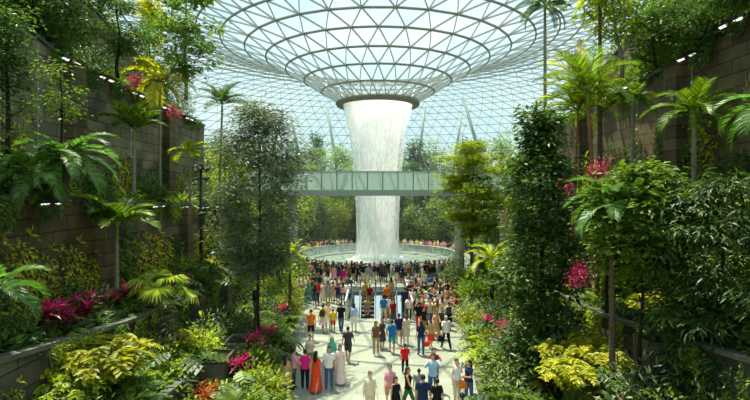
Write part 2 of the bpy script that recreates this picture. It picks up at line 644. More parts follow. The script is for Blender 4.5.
def make_tree(H, base, r, shape, nc, nl, ls, tm, lm, bm, tr=0.1, rc=0.35, nb=18, lean=0.0, flat=False, clump_z=1.0):
    tk = MB()
    k = 8
    ph = R.random() * 6
    pts = [(lean * (i / k) ** 1.5 + .06 * math.sin(i * .9 + ph), .06 * math.cos(i * 1.1 + ph) - .06 * math.cos(ph), H * .95 * i / k) for i in range(k + 1)]
    pts[0] = (0, 0, 0)
    tk.tube(pts, [tr * (1 - .85 * i / k) + .012 for i in range(k + 1)], 8, 0)
    c = crown_points(shape, nc, r, base, H)
    c[:, 0] += lean * (c[:, 2] / H) ** 1.5
    for i in range(min(nb, nc)):
        zb = max(base * .8, c[i][2] - np.linalg.norm(c[i][:2]) * .7)
        f = zb / (H * .95) * k
        i0 = min(int(f), k - 1)
        a = np.array(pts[i0]) + (np.array(pts[i0 + 1]) - np.array(pts[i0])) * min(1, f - i0)
        mid = (a + c[i]) / 2 + np.array((0, 0, -.08))
        rr = tr * .38 * (1 - .5 * zb / H)
        tk.tube([a, mid, c[i]], [rr, rr * .6, .008], 5, 0, cap=False)
    fo = MB()
    P = np.repeat(c, nl, 0)
    off = NR.normal(size=P.shape) * rc * .55 * np.repeat(.6 + .8 * NR.random((nc, 1)), nl, 0)
    off[:, 2] *= clump_z
    P = P + off
    D = off / (np.linalg.norm(off, axis=1, keepdims=True) + 1e-6) + rdir(len(P), -.6, .5) * .8
    if flat:
        D[:, 2] *= .25
    else:
        D[:, 2] = D[:, 2] * .55 - .15
    UPV = np.array((0, 0, 1.0)) + NR.normal(size=P.shape) * (.25 if flat else .38)
    cr = np.repeat(NR.random(nc), nl)
    leaves(fo, tm, P, D, UPV, ls * (.7 + .6 * NR.random(len(P))), 0, np.clip(.55 * NR.random(len(P)) + .45 * cr, 0, 1))
    return [('trunk', tk.mesh('trunk', bm, True), [None]), ('foliage', fo.mesh('foliage', lm), [None])]


def make_palm(H, L, nf, lm, bm, tr=.09, n=24, ll=.55, a_lo=0, a_hi=75, droop=90, lean=.3, shaft=True, lw=.055, variants=3, v=.35):
    n, lw = int(n * 1.25), lw * 1.15
    tk = MB()
    k = 10
    pts = [(lean * (i / k) ** 2, 0, H * i / k) for i in range(k + 1)]
    rs = [tr * (1.25 - .45 * i / k) * (1.05 if i % 2 else 1.0) for i in range(k + 1)]
    tk.tube(pts, rs, 10, 0)
    top = np.array(pts[-1])
    if shaft:
        tk.tube([top - (0, 0, .02), top + (0, 0, L * .16), top + (0, 0, L * .28)], [tr * .95, tr * .8, tr * .35], 8, 1, .5)
        top = top + np.array((0, 0, L * .25))
    meshes = []
    for q in range(variants):
        meshes.append(frond(L * R.uniform(.9, 1.1), n, ll, 0, droop * R.uniform(.85, 1.15), v, lw).mesh('frond', [lm, L_MID]))
    parts = [('trunk', tk.mesh('trunk', [bm, L_BRIGHT], True), [None])]
    pl = [[] for _ in meshes]
    for i in range(nf):
        az = i * 2.399 + R.uniform(-.25, .25)
        el = a_lo + (a_hi - a_lo) * (i + .5) / nf
        mat = Matrix.Translation(Vector(top)) @ Matrix.Rotation(az, 4, 'Z') @ Matrix.Rotation(-rad(el), 4, 'Y') @ Matrix.Rotation(R.uniform(-.4, .4), 4, 'X')
        pl[i % variants].append(mat)
    for me, p_ in zip(meshes, pl):
        parts.append(('frond', me, p_))
    return parts


def make_fan(H, nf, Rr, pet, lm, bm, tr=.07):
    tk = MB()
    tk.tube([(0, 0, 0), (.03, 0, H * .5), (.02, .02, H)], [tr * 1.2, tr, tr * .9], 8, 0)
    parts = [('trunk', tk.mesh('trunk', bm, True), [None])]
    ms = [fan_leaf(Rr, 22, pet).mesh('frond', [lm, L_MID]) for _ in range(2)]
    pl = [[], []]
    for i in range(nf):
        az = i * 2.399 + R.uniform(-.2, .2)
        el = -35 + 65 * (i + .5) / nf
        pl[i % 2].append(Matrix.Translation((.02, .02, H)) @ Matrix.Rotation(az, 4, 'Z') @ Matrix.Rotation(-rad(el), 4, 'Y'))
    for me, p_ in zip(ms, pl):
        parts.append(('frond', me, p_))
    return parts


def rosette(mb, n, L, tm, e0, e1, mat=0, c=(0, 0, 0), lo=0.0, hi=1.0):
    az = np.arange(n) * 2.399 + NR.normal(size=n) * .2
    el = np.radians(e0 + (e1 - e0) * (np.arange(n) + .5) / n)
    D = np.stack([np.cos(az) * np.cos(el), np.sin(az) * np.cos(el), np.sin(el)], 1)
    UP = np.stack([-np.cos(az) * np.sin(el), -np.sin(az) * np.sin(el), np.cos(el)], 1)
    leaves(mb, tm, np.zeros((n, 3)) + np.array(c), D, UP, L * (.8 + .4 * NR.random(n)), mat, lo + (hi - lo) * NR.random(n))


def make_fern(L=1.1, n=13, lm=L_FERN):
    ms = [frond(L * s, 20, L * .26, 62, 92, .1, L * .045).mesh('frond', [lm, lm]) for s in (1, .85)]
    pl = [[], []]
    for i in range(n):
        pl[i % 2].append(Matrix.Rotation(i * 2.399 + R.uniform(-.2, .2), 4, 'Z') @ Matrix.Rotation(rad(R.uniform(-14, 18)), 4, 'Y'))
    return [('frond', ms[0], pl[0]), ('frond', ms[1], pl[1])]


def one(mb, lm, name='foliage'):
    return [(name, mb.mesh(name, lm), [None])]


def make_philo(L=.75, n=18, lm=L_MID, tm=T_LOBED):
    mb = st = MB()
    for i in range(n):
        az = i * 2.399 + R.uniform(-.3, .3)
        el = rad(15 + 65 * R.random())
        ln = L * R.uniform(.8, 1.5)
        b = np.array((math.cos(az) * math.cos(el), math.sin(az) * math.cos(el), math.sin(el))) * ln
        st.tube([(0, 0, 0), b * .5 + (0, 0, .08), b], [.018, .014, .01], 4, 1, .4, cap=False)
        d = np.array((math.cos(az), math.sin(az), -.35))
        leaves(mb, tm, [b], [d], [(0, 0, 1)], [L * R.uniform(.8, 1.2)], 0, [R.random()])
    return [('leaf_cluster', mb.mesh('leaf_cluster', [lm, L_MID]), [None])]


def make_cordyline(lm_low, lm_top, H=.55, L=.6, stems=3):
    H, L = H * 1.1, L * .85
    st, lo, hi = MB(), MB(), MB()
    for s in range(stems):
        a = s * 2.1 + R.random()
        b = np.array((math.cos(a) * .28, math.sin(a) * .28, H * R.uniform(.7, 1.25)))
        st.tube([(b[0] * .3, b[1] * .3, 0), b], [.025, .018], 5, 0)
        rosette(lo, 16, L, T_LANCE, -12, 42, 0, b)
        rosette(hi, 11, L * .85, T_STRAP, 42, 86, 0, b + (0, 0, .06))
    return [('stem', st.mesh('stem', M['bark']), [None]), ('lower_leaves', lo.mesh('lower_leaves', lm_low), [None]), ('young_leaves', hi.mesh('young_leaves', lm_top), [None])]


def make_strap(n=26, L=.9, lm=L_MID, tm=T_STRAP):
    mb = MB()
    rosette(mb, n, L, tm, 12, 80)
    return one(mb, lm, 'leaf_rosette')


def make_shrub(r=.6, h=1.0, nc=40, nl=14, ls=.13, tm=T_OVAL, lm=L_MID, rc=.2, shoots=14):
    st, fo = MB(), MB()
    c = []
    for i in range(nc):
        d = rdir(1, .0, 1.0)[0]
        q = .45 + .55 * R.random()
        c.append((d[0] * r * q, d[1] * r * q, .1 + max(0, d[2]) * h * q))
    c = np.array(c)
    for i in range(min(shoots, nc)):
        st.tube([(0, 0, 0), c[i] * np.array((.5, .5, .6)), c[i]], [.018, .012, .006], 4, 0, cap=False)
    P = np.repeat(c, nl, 0)
    off = NR.normal(size=P.shape) * rc * .6
    P = P + off
    P[:, 2] = np.maximum(P[:, 2], .03)
    D = off / (rc * .6) + P * np.array((1, 1, .4)) / max(r, .1) * .8 + NR.normal(size=P.shape) * .3
    D[:, 2] -= .2
    cr = np.repeat(NR.random(nc), nl)
    leaves(fo, tm, P, D, np.array((0, 0, 1.0)) + NR.normal(size=P.shape) * .35, ls * (.7 + .6 * NR.random(len(P))), 0, .5 * cr + .5 * NR.random(len(P)))
    return [('stem', st.mesh('stem', M['bark']), [None]), ('foliage', fo.mesh('foliage', lm), [None])]


def make_sprays(r=1.0, h=1.3, n=26, ls=.16, lm=L_GOLD, tm=T_OVAL):
    """arching stems with paired leaves"""
    st, fo = MB(), MB()
    P, D = [], []
    for i in range(n):
        az = i * 2.399 + R.uniform(-.3, .3)
        q = R.uniform(.4, 1.0)
        pts = [np.array((math.cos(az) * r * q * t, math.sin(az) * r * q * t, h * (1.25 - .45 * q) * math.sin(t * PI * .62))) for t in np.linspace(0, 1, 7)]
        st.tube(pts, [.014 - .0015 * j for j in range(7)], 4, 0, .5, cap=False)
        for j in range(2, 7):
            for u in (0, .5):
                b = pts[j] if j == 6 else pts[j] + (pts[j + 1] - pts[j]) * u
                for s in (1, -1, .3):
                    P.append(b)
                    D.append((math.cos(az) * .5 - s * math.sin(az), math.sin(az) * .5 + s * math.cos(az), -.15 + R.uniform(-.3, .3)))
    P, D = np.array(P), np.array(D)
    leaves(fo, tm, P, D, np.array((0, 0, 1.0)) + NR.normal(size=P.shape) * .25, ls * (.7 + .6 * NR.random(len(P))))
    return [('stem', st.mesh('stem', L_MID), [None]), ('foliage', fo.mesh('foliage', lm), [None])]


def make_climber(w=1.6, h=3.0, n=9, ls=.13, lm=L_MID, dens=26, hang=False):
    dens, ls = dens * 1.8, ls * 1.35
    """grows on a wall in the local YZ plane, facing +X; hang=True trails down from z=0"""
    st, fo = MB(), MB()
    P = []
    for i in range(n):
        y = (i + .5) / n * w - w / 2 + R.uniform(-.1, .1)
        hh = h * R.uniform(.45, 1.0)
        ph = R.random() * 6
        pts = [np.array((.05, y + .12 * math.sin(t * 5 + ph), (-1 if hang else 1) * hh * t)) for t in np.linspace(0, 1, 8)]
        st.tube(pts, .008, 3, 0, cap=False)
        for k in range(int(dens * hh / 2)):
            t = R.random() ** .9 * 7
            j = min(int(t), 6)
            b = pts[j] + (pts[j + 1] - pts[j]) * (t - j)
            P.append(b + np.array((R.uniform(.0, .12), R.gauss(0, .1), R.gauss(0, .06))))
    P = np.array(P)
    D = NR.normal(size=P.shape) * .5 + np.array((.5, 0, -.6))
    leaves(fo, T_OVAL, P, D, np.array((1.0, 0, .5)) + NR.normal(size=P.shape) * .4, ls * (.6 + .8 * NR.random(len(P))))
    return [('stem', st.mesh('stem', M['bark']), [None]), ('foliage', fo.mesh('foliage', lm), [None])]


def place(parts, name, loc, rz=0.0, sc=1.0):
    root = thing(name, loc, rz, sc)
    for pn, me, pls in parts:
        for m_ in pls:
            o = link(pn, me, root)
            if m_ is not None:
                o.matrix_local = m_
    return root


# ================================================================== SETTING
CX, CY = 0.3, 56.0      # waterfall axis


def xA(s, d):
    return (3.6 if s < 0 else 4.1) + (d - 20) * 0.112


ZB = lambda d: float(np.interp(d, [10, 16, 28, 42], [1.9, 1.5, .8, .6]))
ZC = lambda d: float(np.interp(d, [8, 12, 19, 28, 42], [4.4, 3.95, 3.15, 2.8, 2.3]))
ZD = lambda d: float(np.interp(d, [5, 17, 33, 46], [8.3, 7.75, 7.05, 6.9]))
ZE = lambda d: float(np.interp(d, [5, 20, 22, 31, 44], [14.7, 14.6, 14.0, 13.6, 13.2]))
ZF = lambda d: float(np.interp(d, [5, 30, 44], [20.5, 19.0, 15.5]))
XB, XC, XD, XE, XF = 6.7, 9.0, 11.5, 14.0, 17.0
Y0, Y1 = -4.0, 41.0


def strip_wall(name, xf, yy, zlo, zhi, th, mat):
    """a wall following y, solid, xf(y) inner face, th signed thickness"""
    mb = MB()
    v, f = [], []
    for y in yy:
        x = xf(y)
        v += [(x, y, zlo(y)), (x + th, y, zlo(y)), (x + th, y, zhi(y)), (x, y, zhi(y))]
    for i in range(len(yy) - 1):
        a, b = 4 * i, 4 * (i + 1)
        for j in range(4):
            j2 = (j + 1) % 4
            f.append((a + j, a + j2, b + j2, b + j))
    f.append((3, 2, 1, 0))
    e = 4 * (len(yy) - 1)
    f.append((e, e + 1, e + 2, e + 3))
    mb.add(v, f)
    return struct(name, mb, mat)


def soil_strip(name, s, xa, xb, yy, z):
    mb = MB()
    v, f = [], []
    for y in yy:
        v += [(s * xa(y), y, z(y)), (s * xb(y), y, z(y))]
    for i in range(len(yy) - 1):
        f.append((2 * i, 2 * i + 1, 2 * i + 3, 2 * i + 2))
    mb.add(v, f)
    return struct(name, mb, M['soil'])


def steps(f, y, st=4.0):
    return f(math.floor(y / st) * st + st / 2)


# floor with the escalator opening
ESX0, ESX1, ESY0, ESY1 = -1.75, 2.25, 31.5, 39.8
mb = MB()
for (x0, x1, y0, y1) in ((-60, 60, -30, ESY0), (-60, 60, ESY1, 150), (-60, ESX0, ESY0, ESY1), (ESX1, 60, ESY0, ESY1)):
    mb.box(x0, x1, y0, y1, -.3, 0)
struct('floor', mb, M['floor'])
mb = MB()
mb.box(ESX0 - .02, ESX1 + .02, ESY0 - .2, ESY0, -6, -.3)
mb.box(ESX0 - .2, ESX0, ESY0, ESY1 + 3, -6, -.3)
mb.box(ESX1, ESX1 + .2, ESY0, ESY1 + 3, -6, -.3)
mb.box(ESX0 - .2, ESX1 + .2, ESY0 - 2, ESY1 + 3, -6.2, -6)
struct('floor.001', mb, M['stone_low'])

YY = list(np.arange(Y0, Y1 + .1, 1.5))
YYl = list(np.arange(Y0, 46.1, 2.0))
for s, side in ((-1, 'left'), (1, 'right')):
    # low planter kerb along the plaza
    strip_wall('wall_' + side, lambda y: s * xA(s, y), YYl, lambda y: 0, lambda y: .55, s * .18, M['stone_low'])
    soil_strip('soil_bed', s, lambda y: xA(s, y) + .1, lambda y: XB, YYl, lambda y: .42)
    strip_wall('wall_' + side, lambda y: s * XB, YYl, lambda y: 0, ZB, s * .25, M['stone_low'])
    soil_strip('soil_bed', s, lambda y: XB + .2, lambda y: XC, YYl, lambda y: ZB(y) - .12)
    strip_wall('wall_' + side, lambda y: s * XC, YYl, lambda y: 0, ZC, s * .3, M['stone_low'])
    soil_strip('soil_bed', s, lambda y: XC + .25, lambda y: XD, YYl, lambda y: ZC(y) - .15)
    strip_wall('wall_' + side, lambda y: s * XD, YYl, lambda y: 0, ZD, s * .4, M['stone_brown'])
    soil_strip('soil_bed', s, lambda y: XD + .35, lambda y: XE, YYl, lambda y: ZD(y) - .15)
    strip_wall('wall_' + side, lambda y: s * XE, YY, lambda y: 0, ZE, s * .4, M['stone_green'] if s < 0 else M['stone_brown'])
    soil_strip('soil_bed', s, lambda y: XE + .35, lambda y: XF, YY, lambda y: ZE(y) - .15)
    strip_wall('wall_' + side, lambda y: s * XF, YY, lambda y: 0, ZF, s * .5, M['stone_green'])
    soil_strip('soil_bed', s, lambda y: XF + .4, lambda y: XF + 8, YY, lambda y: ZF(y) - .15)
    # copings
    k = 0
    for (X, Z, w, h, yy) in ((XB, ZB, .34, .1, YYl), (XC, ZC, .42, .13, YYl), (XD, ZD, .5, .16, YYl), (XE, ZE, .5, .16, YY), (XF, ZF, .5, .16, YY)):
        k += 1
        strip_wall('trim_%d' % (k + (0 if s < 0 else 5)), lambda y: s * (X - .1), yy, Z, lambda y: Z(y) + h, s * w, M['cap'] if k < 3 else M['dark_metal'])
    # stone piers against the walls
    mb = MB()
    for (x, y, z0, z1) in ((XE, 23.0, 7.5, ZE(23) - .1), (XE, 33.5, 7.0, ZE(33) - .1), (XD, 21, 3.2, ZD(21) - .1), (XD, 30, 2.6, ZD(30) - .1)):
        mb.box(s * x - s * .45 if s > 0 else s * x, s * x if s > 0 else s * x + .45, y - .5, y + .5, z0, z1)
    struct('wall_%s' % side, mb, M['stone_brown'])

# terrain behind the pool: terraces rising to the glass
def ground_z(x, y):
    r = math.hypot(x - CX, y - CY)
    return max(0.0, min(12.0, (r - 14.5) * .27))


mb = MB()
rr = [13.6, 13.7, 17, 21, 25, 30, 36, 42, 50, 60]
v, f = [], []
na = 60
for i, r in enumerate(rr):
    for j in range(na + 1):
        a = rad(-22 + 224 * j / na)
        x, y = CX + r * math.cos(a), CY + r * math.sin(a)
        v.append((x, y, -.05 if i == 0 else ground_z(x, y) + (.25 if i == 1 else .02)))
for i in range(len(rr) - 1):
    for j in range(na):
        f.append((i * (na + 1) + j, i * (na + 1) + j + 1, (i + 1) * (na + 1) + j + 1, (i + 1) * (na + 1) + j))
mb.add(v, f)
struct('terrain', mb, M['soil'], True)

# ------------------------------------------------------------------ glass roof
PROF_R = [4.35, 6.3, 8.2, 10.2, 12.3, 14.5, 16.9, 19.2, 21.4, 23.7, 26, 28.3, 30.6, 33, 35.5, 38, 40.5, 43, 45.5, 48, 50.5, 53, 55, 57, 58.5, 60, 61, 62]
PROF_Z = [17.9, 19.0, 20.2, 21.3, 22.4, 23.3, 24.0, 24.55, 24.95, 25.15, 25.2, 25.1, 24.9, 24.6, 24.1, 23.5, 22.7, 21.8, 20.7, 19.4, 17.9, 16.2, 14.4, 12.2, 9.8, 7, 3.6, 0]


def roof_pt(r, a, z):
    if r > 26:
        toward = -math.sin(a)            # 1 toward the camera
        k = 1 + 1.3 * max(0, toward) ** 1.2 + .12 * (1 - abs(toward))
        r = 26 + (r - 26) * k
    return np.array((CX + r * math.cos(a), CY + r * math.sin(a), z))


glass, lat, hoop = MB(), MB(), MB()
cnt = lambda r: 32 if r < 16 else (64 if r < 30 else 128)
NB = 128
gv, gf = [], []
for i, (r, z) in enumerate(zip(PROF_R, PROF_Z)):
    for j in range(NB):
        gv.append(roof_pt(r, 2 * PI * j / NB, z))
for i in range(len(PROF_R) - 1):
    for j in range(NB):
        j2 = (j + 1) % NB
        gf.append((i * NB + j, i * NB + j2, (i + 1) * NB + j2, (i + 1) * NB + j))
glass.add(np.array(gv), gf)
struct('ceiling', glass, M['roof_glass'], True)
for i in range(len(PROF_R)):
    r, z = PROF_R[i], PROF_Z[i]
    n = cnt(r)
    ph = (i % 2) * .5
    wr = .14 if r < 28 else .085
    for j in range(n):
        a0, a1 = 2 * PI * (j + ph) / n, 2 * PI * (j + 1 + ph) / n
        p0, p1 = roof_pt(r, a0, z), roof_pt(r, a1, z)
        if p0[1] < -12:
            continue
        (hoop if r < 28 else lat).bar(p0, p1, wr, wr * 1.4)
        if i + 1 < len(PROF_R):
            r2, z2 = PROF_R[i + 1], PROF_Z[i + 1]
            n2 = cnt(r2)
            ph2 = ((i + 1) % 2) * .5
            wd = .085 if r < 28 else .06
            am = (a0 + a1) / 2
            if n2 == n:
                q = roof_pt(r2, 2 * PI * (j + ph + (.5 if ph == 0 else .5)) / n, z2)
                lat.bar(p0, q, wd, wd * 1.8)
                lat.bar(p1, q, wd, wd * 1.8)
            else:
                for aa in (a0, am):
                    q = roof_pt(r2, aa + 2 * PI * ph2 / n2 if False else 2 * PI * (round(aa / (2 * PI) * n2 - ph2) + ph2) / n2, z2)
                    lat.bar(p0, q, wd, wd * 1.8)
                q = roof_pt(r2, 2 * PI * (round(am / (2 * PI) * n2 - ph2) + ph2) / n2, z2)
                lat.bar(p1, q, wd, wd * 1.8)
struct('trim_11', lat, M['steel'])
struct('trim_12', hoop, M['hoop'])

# oculus ring
mb = MB()
mb.lathe([(3.9, 17.5), (4.55, 17.42), (4.72, 17.7), (4.66, 18.05), (4.3, 18.15), (3.9, 18.0), (3.9, 17.5)], 72, (CX, CY, 0))
o = link('oculus_ring', mb.mesh('oculus_ring', M['ring'], True))
reg(o, 'olive grey steel ring around the round roof opening above the waterfall', 'ring')

# slanted roof columns
for i, (bx, tx, d, yb, yt) in enumerate(((341, 327, 88, 150, 108), (415, 425, 88, 150, 107), (493, 463, 80, 165, 98), (305, 290, 92, 160, 112), (262, 283, 84, 160, 110), (452, 462, 96, 150, 112), (520, 540, 84, 165, 108))):
    a, b = px(bx, yb, d), px(tx, yt, d + 3)
    gz = ground_z(a.x, a.y)
    base = Vector((a.x - (b.x - a.x) * .2, a.y, gz - .3))
    mb = MB()
    mb.tube([(0, 0, 0), (b - base) * .5, b - base], [.34, .3, .2], 10)
    o = link('roof_column', mb.mesh('roof_column', M['steel_dark'], True), None, base)
    reg(o, 'slanted grey steel column between the far trees and glass roof', 'column', '', 'slanted roof columns', key=bx, frm='across the picture')

# ------------------------------------------------------------------ waterfall, pool
mb = MB()
prof = [(3.85, 17.6), (3.7, 16.7), (3.42, 15.6), (3.2, 14.6), (3.02, 13.2), (2.85, 11.8), (2.7, 10.2), (2.55, 8.2), (2.42, 5.6), (2.36, 3), (2.4, 1.2), (2.6, .3)]
mb.lathe(prof, 96, (0, 0, 0))
inner = MB()
inner.lathe([(r * .8, z) for r, z in prof], 64, (0, 0, 0))
wf = thing('waterfall', (CX, CY, 0))
link('water_curtain', mb.mesh('water_curtain', M['fall'], True), wf)
link('inner_water_curtain', inner.mesh('inner_water_curtain', M['fall'], True), wf)
mb = MB()
for i in range(350):          # loose strands and drops round the curtain
    a = R.random() * 2 * PI
    z1 = 17.4 * R.random() ** .8
    ln = R.uniform(.4, 2.4)
    k = R.choice([1, 1, R.uniform(.93, 1.07), R.uniform(.3, .95)])
    pf = lambda z: float(np.interp(z, [q[1] for q in prof[::-1]], [q[0] for q in prof[::-1]])) * k
    w_ = R.uniform(.008, .02)
    t_ = np.array((-math.sin(a), math.cos(a), 0)) * w_
    vv = []
    for z in (z1, max(.2, z1 - ln * .5), max(.1, z1 - ln)):
        c_ = np.array((math.cos(a) * pf(z), math.sin(a) * pf(z), z))
        vv += [c_ - t_, c_ + t_]
    mb.add(vv, [(0, 1, 3, 2), (2, 3, 5, 4)])
link('water_strands', mb.mesh('water_strands', M['strand']), wf)['kind'] = 'stuff'
mb = MB()
for i in range(70):
    a = R.random() * 2 * PI
    q = 2.3 + R.random() * 1.1
    mb.ball((q * math.cos(a), q * math.sin(a), .12 + R.random() * .15), (.35, .35, .18 + R.random() * .2), 8)
link('splash_foam', mb.mesh('splash_foam', M['fall'], True), wf)['kind'] = 'stuff'
reg(wf, 'tall white column of water falling through the round roof opening into the pool', 'waterfall')

pool = thing('pool', (CX, CY, 0))
mb = MB()
mb.lathe([(0.001, .1), (3, .1), (5, .1), (7.6, .1)], 72)
link('water_surface', mb.mesh('water_surface', M['pool'], True), pool)
mb = MB()
mb.lathe([(7.55, 0), (7.55, .22), (8.3, .3), (8.45, .3), (8.45, 0)], 72)
link('rim', mb.mesh('rim', M['pillar_grey'], True), pool)
mb = MB()
mb.lathe([(8.75, .05), (8.75, 1.15)], 72)
link('glass_railing', mb.mesh('glass_railing', M['rail_glass'], True), pool)
mb = MB()
mb.lathe([(8.7, 1.15), (8.8, 1.15), (8.8, 1.21), (8.7, 1.21), (8.7, 1.15)], 72)
link('handrail', mb.mesh('handrail', M['steel'], True), pool)
reg(pool, 'round pale pool with a glass railing under the waterfall', 'pool')

# far walkway railing
fr = thing('railing', (CX, CY, 0))
mb = MB()
mb.lathe([(9.9, .03), (9.9, 1.0)], 60, a0=rad(5), a1=rad(175))
link('glass_panel', mb.mesh('glass_panel', M['rail_glass']), fr)
mb = MB()
mb.lathe([(9.87, 1.0), (9.94, 1.0), (9.94, 1.06), (9.87, 1.06), (9.87, 1.0)], 60, a0=rad(5), a1=rad(175))
link('handrail', mb.mesh('handrail', M['steel']), fr)
reg(fr, 'curved glass railing in front of the crowd beyond the pool', 'railing')

# ------------------------------------------------------------------ bridge
BY = 42.6
bridge = thing('footbridge', (0, BY, 0))
mb = MB()
mb.box(-12, 12, -1.3, 1.3, 7.72, 8.02)
link('deck', mb.mesh('deck', M['bridge']), bridge)
mb = MB()
mb.box(-12, 12, -1.42, -1.3, 7.62, 8.1)
mb.box(-12, 12, 1.3, 1.42, 7.62, 8.1)
link('edge_beam', mb.mesh('edge_beam', M['bridge']), bridge)
gm, pm, hm = MB(), MB(), MB()
gm.box(-.62, .62, -.012, .012, 0, 1.5)
gme = gm.mesh('glass_panel', M['bridge_glass'])
pm.box(-.03, .03, -.05, .05, 0, 1.55)
pme = pm.mesh('post', M['steel_dark'])
hm.box(-12, 12, -.04, .04, 0, .06)
hme = hm.mesh('handrail', M['steel'])
for yy in (-1.36, 1.36):
    for i in range(19):
        x = -12 + .66 + i * 1.26
        link('glass_panel', gme, bridge, (x, yy, 8.1))
        link('post', pme, bridge, (x - .63, yy, 8.1))
    link('handrail', hme, bridge, (0, yy, 9.6))
reg(bridge, 'pale grey footbridge with tall glass balustrades crossing in front of the waterfall', 'bridge')
for xx, nm in ((-7.05, 'beside the dark pyramidal tree'), (7.2, 'behind the tiered light green tree')):
    t_ = thing('bridge_pillar', (xx, BY, 0))
    mb = MB()
    mb.tube([(0, 0, 0), (0, 0, 7.6)], .42, 20)
    link('shaft', mb.mesh('shaft', M['pillar'], True), t_)
    mb = MB()
    mb.box(-.6, .6, -1.2, 1.2, 7.3, 7.62)
    link('bearing_cap', mb.mesh('bearing_cap', M['bridge']), t_)
    reg(t_, 'round pale concrete pillar carrying the footbridge', 'pillar', nm, 'footbridge pillars')

# ------------------------------------------------------------------ escalators rising toward the pool
stp = MB()
stp.box(-.5, .5, 0, .4, -.22, 0, 0)
stp.box(-.5, .5, -.012, 0, -.2, -.03, 1)
stm = stp.mesh('step', [M['tread'], M['black_metal']])


def escalator(x, nm):
    e = thing('escalator', (x, ESY1 - .6, 0))
    n = 20
    run, rise = .4, .23
    for i in range(n):
        link('step', stm, e, (0, -.4 * (i + 1), -.02 - rise * i))
    L = n * run
    for s in (-1, 1):
        mb = MB()
        v = []
        for (y, z) in ((.5, -.15), (.5, .95), (-L, .95 - rise * n), (-L, -.2 - rise * n)):
            for dx in (-.02, .02):
                v.append((s * .6 + dx, y, z))
        mb.add(v, [(0, 2, 4, 6), (7, 5, 3, 1), (0, 1, 3, 2), (2, 3, 5, 4), (4, 5, 7, 6), (6, 7, 1, 0)])
        link('balustrade', mb.mesh('balustrade', M['white_trim']), e)
        mb = MB()
        mb.bar((s * .6, .5, .98), (s * .6, -L, .98 - rise * n), .08, .06)
        link('handrail', mb.mesh('handrail', M['rubber']), e)
    reg(e, 'narrow escalator sunk in the plaza floor', 'escalator', nm, 'plaza escalators')
    return e


escalator(-.55, 'on the lavender shirt side')
escalator(1.05, 'on the navy shirt side')

# flared glass guards either side of the opening
for x0, y0, x1, y1, nm in ((ESX0 - .1, ESY0 - .3, ESX0 - .1, ESY1, 'on the orange shirt side'), (ESX1 + .1, ESY0 - .3, ESX1 + .1, ESY1, 'on the yellow dress side')):
    g = thing('glass_guard', (x0, (y0 + y1) / 2, 0))
    hl = (y1 - y0) / 2
    mb = MB()
    mb.box(-.015, .015, -hl, hl, .0, 1.15)
    link('glass_panel', mb.mesh('glass_panel', M['rail_glass']), g)
    mb = MB()
    mb.box(-.04, .04, -hl, hl, 1.15, 1.2)
    link('handrail', mb.mesh('handrail', M['white_trim']), g)
    for k in range(5):
        mb = MB()
        yk = -hl + 2 * hl * k / 4
        mb.box(-.03, .03, yk - .03, yk + .03, 0, 1.16)
        link('post', mb.mesh('post', M['steel']), g)
    reg(g, 'chest-high glass guard beside the escalators', 'glass guard', nm, 'guards around the escalators')

# near pool railing the crowd leans on
nr = thing('railing', (CX, CY, 0))
mb = MB()
mb.lathe([(10.6, .03), (10.6, 1.05)], 50, a0=rad(205), a1=rad(335))
link('glass_panel', mb.mesh('glass_panel', M['rail_glass']), nr)
mb = MB()
mb.lathe([(10.57, 1.05), (10.64, 1.05), (10.64, 1.11), (10.57, 1.11), (10.57, 1.05)], 50, a0=rad(205), a1=rad(335))
link('handrail', mb.mesh('handrail', M['steel_dark']), nr)
reg(nr, 'curved glass railing the dense crowd stands against', 'railing')

# ------------------------------------------------------------------ ledge lights
hb = MB()
hb.box(-.16, .16, -.78, .78, -.07, .07)
HOUS = hb.mesh('housing', M['black_metal'])
db = MB()
db.box(-.07, .07, -.2, .2, -.02, .02)
DIFF = db.mesh('diffuser', M['lamp'])
LT = {'u': 'upper coping', 'm': 'eye-level coping'}


def ledge_light(s, y, X, Z, tier):
    o = thing('ledge_light', (s * (X - .28), y, Z(y) + (.02 if tier == 'u' else -.02)))
    link('housing', HOUS, o)
    for k in (-.42, .42):
        d_ = link('diffuser', DIFF, o, (-s * .02, k, -.075))
        d_.rotation_euler = (0, s * rad(28), 0)
    reg(o, 'black two-lens wall light', 'wall light', 'under the ' + ('left-side ' if s < 0 else 'right-side ') + LT[tier], 'linear wall lights')


for y in (14, 16.6, 22.6, 25.6, 29, 33, 37):
    ledge_light(-1, y, XE, ZE, 'u')
for y in (19.3, 22, 27, 30.2, 34):
    ledge_light(1, y, XE, ZE, 'u')
for y in (17.4, 21.5, 26, 29.5, 33, 36):
    ledge_light(-1, y, XD, ZD, 'm')
for y in (18, 30):
    ledge_light(1, y, XD, ZD, 'm')

# trellis wires with white standoff discs
dk = MB()
dk.ball((0, 0, 0), (.03, .05, .05), 8)
DISC = dk.mesh('standoff_disc', M['dot'], True)


def trellis(s, y, X, z0, z1):
    o = thing('trellis_wire', (s * (X - .12), y, z0))
    mb = MB()
    mb.tube([(0, 0, 0), (0, 0, z1 - z0)], .008, 4)
    link('wire', mb.mesh('wire', M['steel']), o)
    n = int((z1 - z0) / .75)
    for k in range(n):
        link('standoff_disc', DISC, o, (-s * .02, 0, .3 + k * .75))
    reg(o, 'thin plant wire with white discs', 'plant wire', 'on the left-side stone wall' if s < 0 else 'on the right-side stone wall', 'plant wires on the walls')


for y in (18.5, 20.6, 23.6, 28.5):
    trellis(-1, y, XE, 8.2, ZE(y) - .3)
for y in (21.9, 26.5):
    trellis(1, y, XE, 8.0, ZE(y) - .3)
trellis(1, 24, XF, 14.5, 18.5)

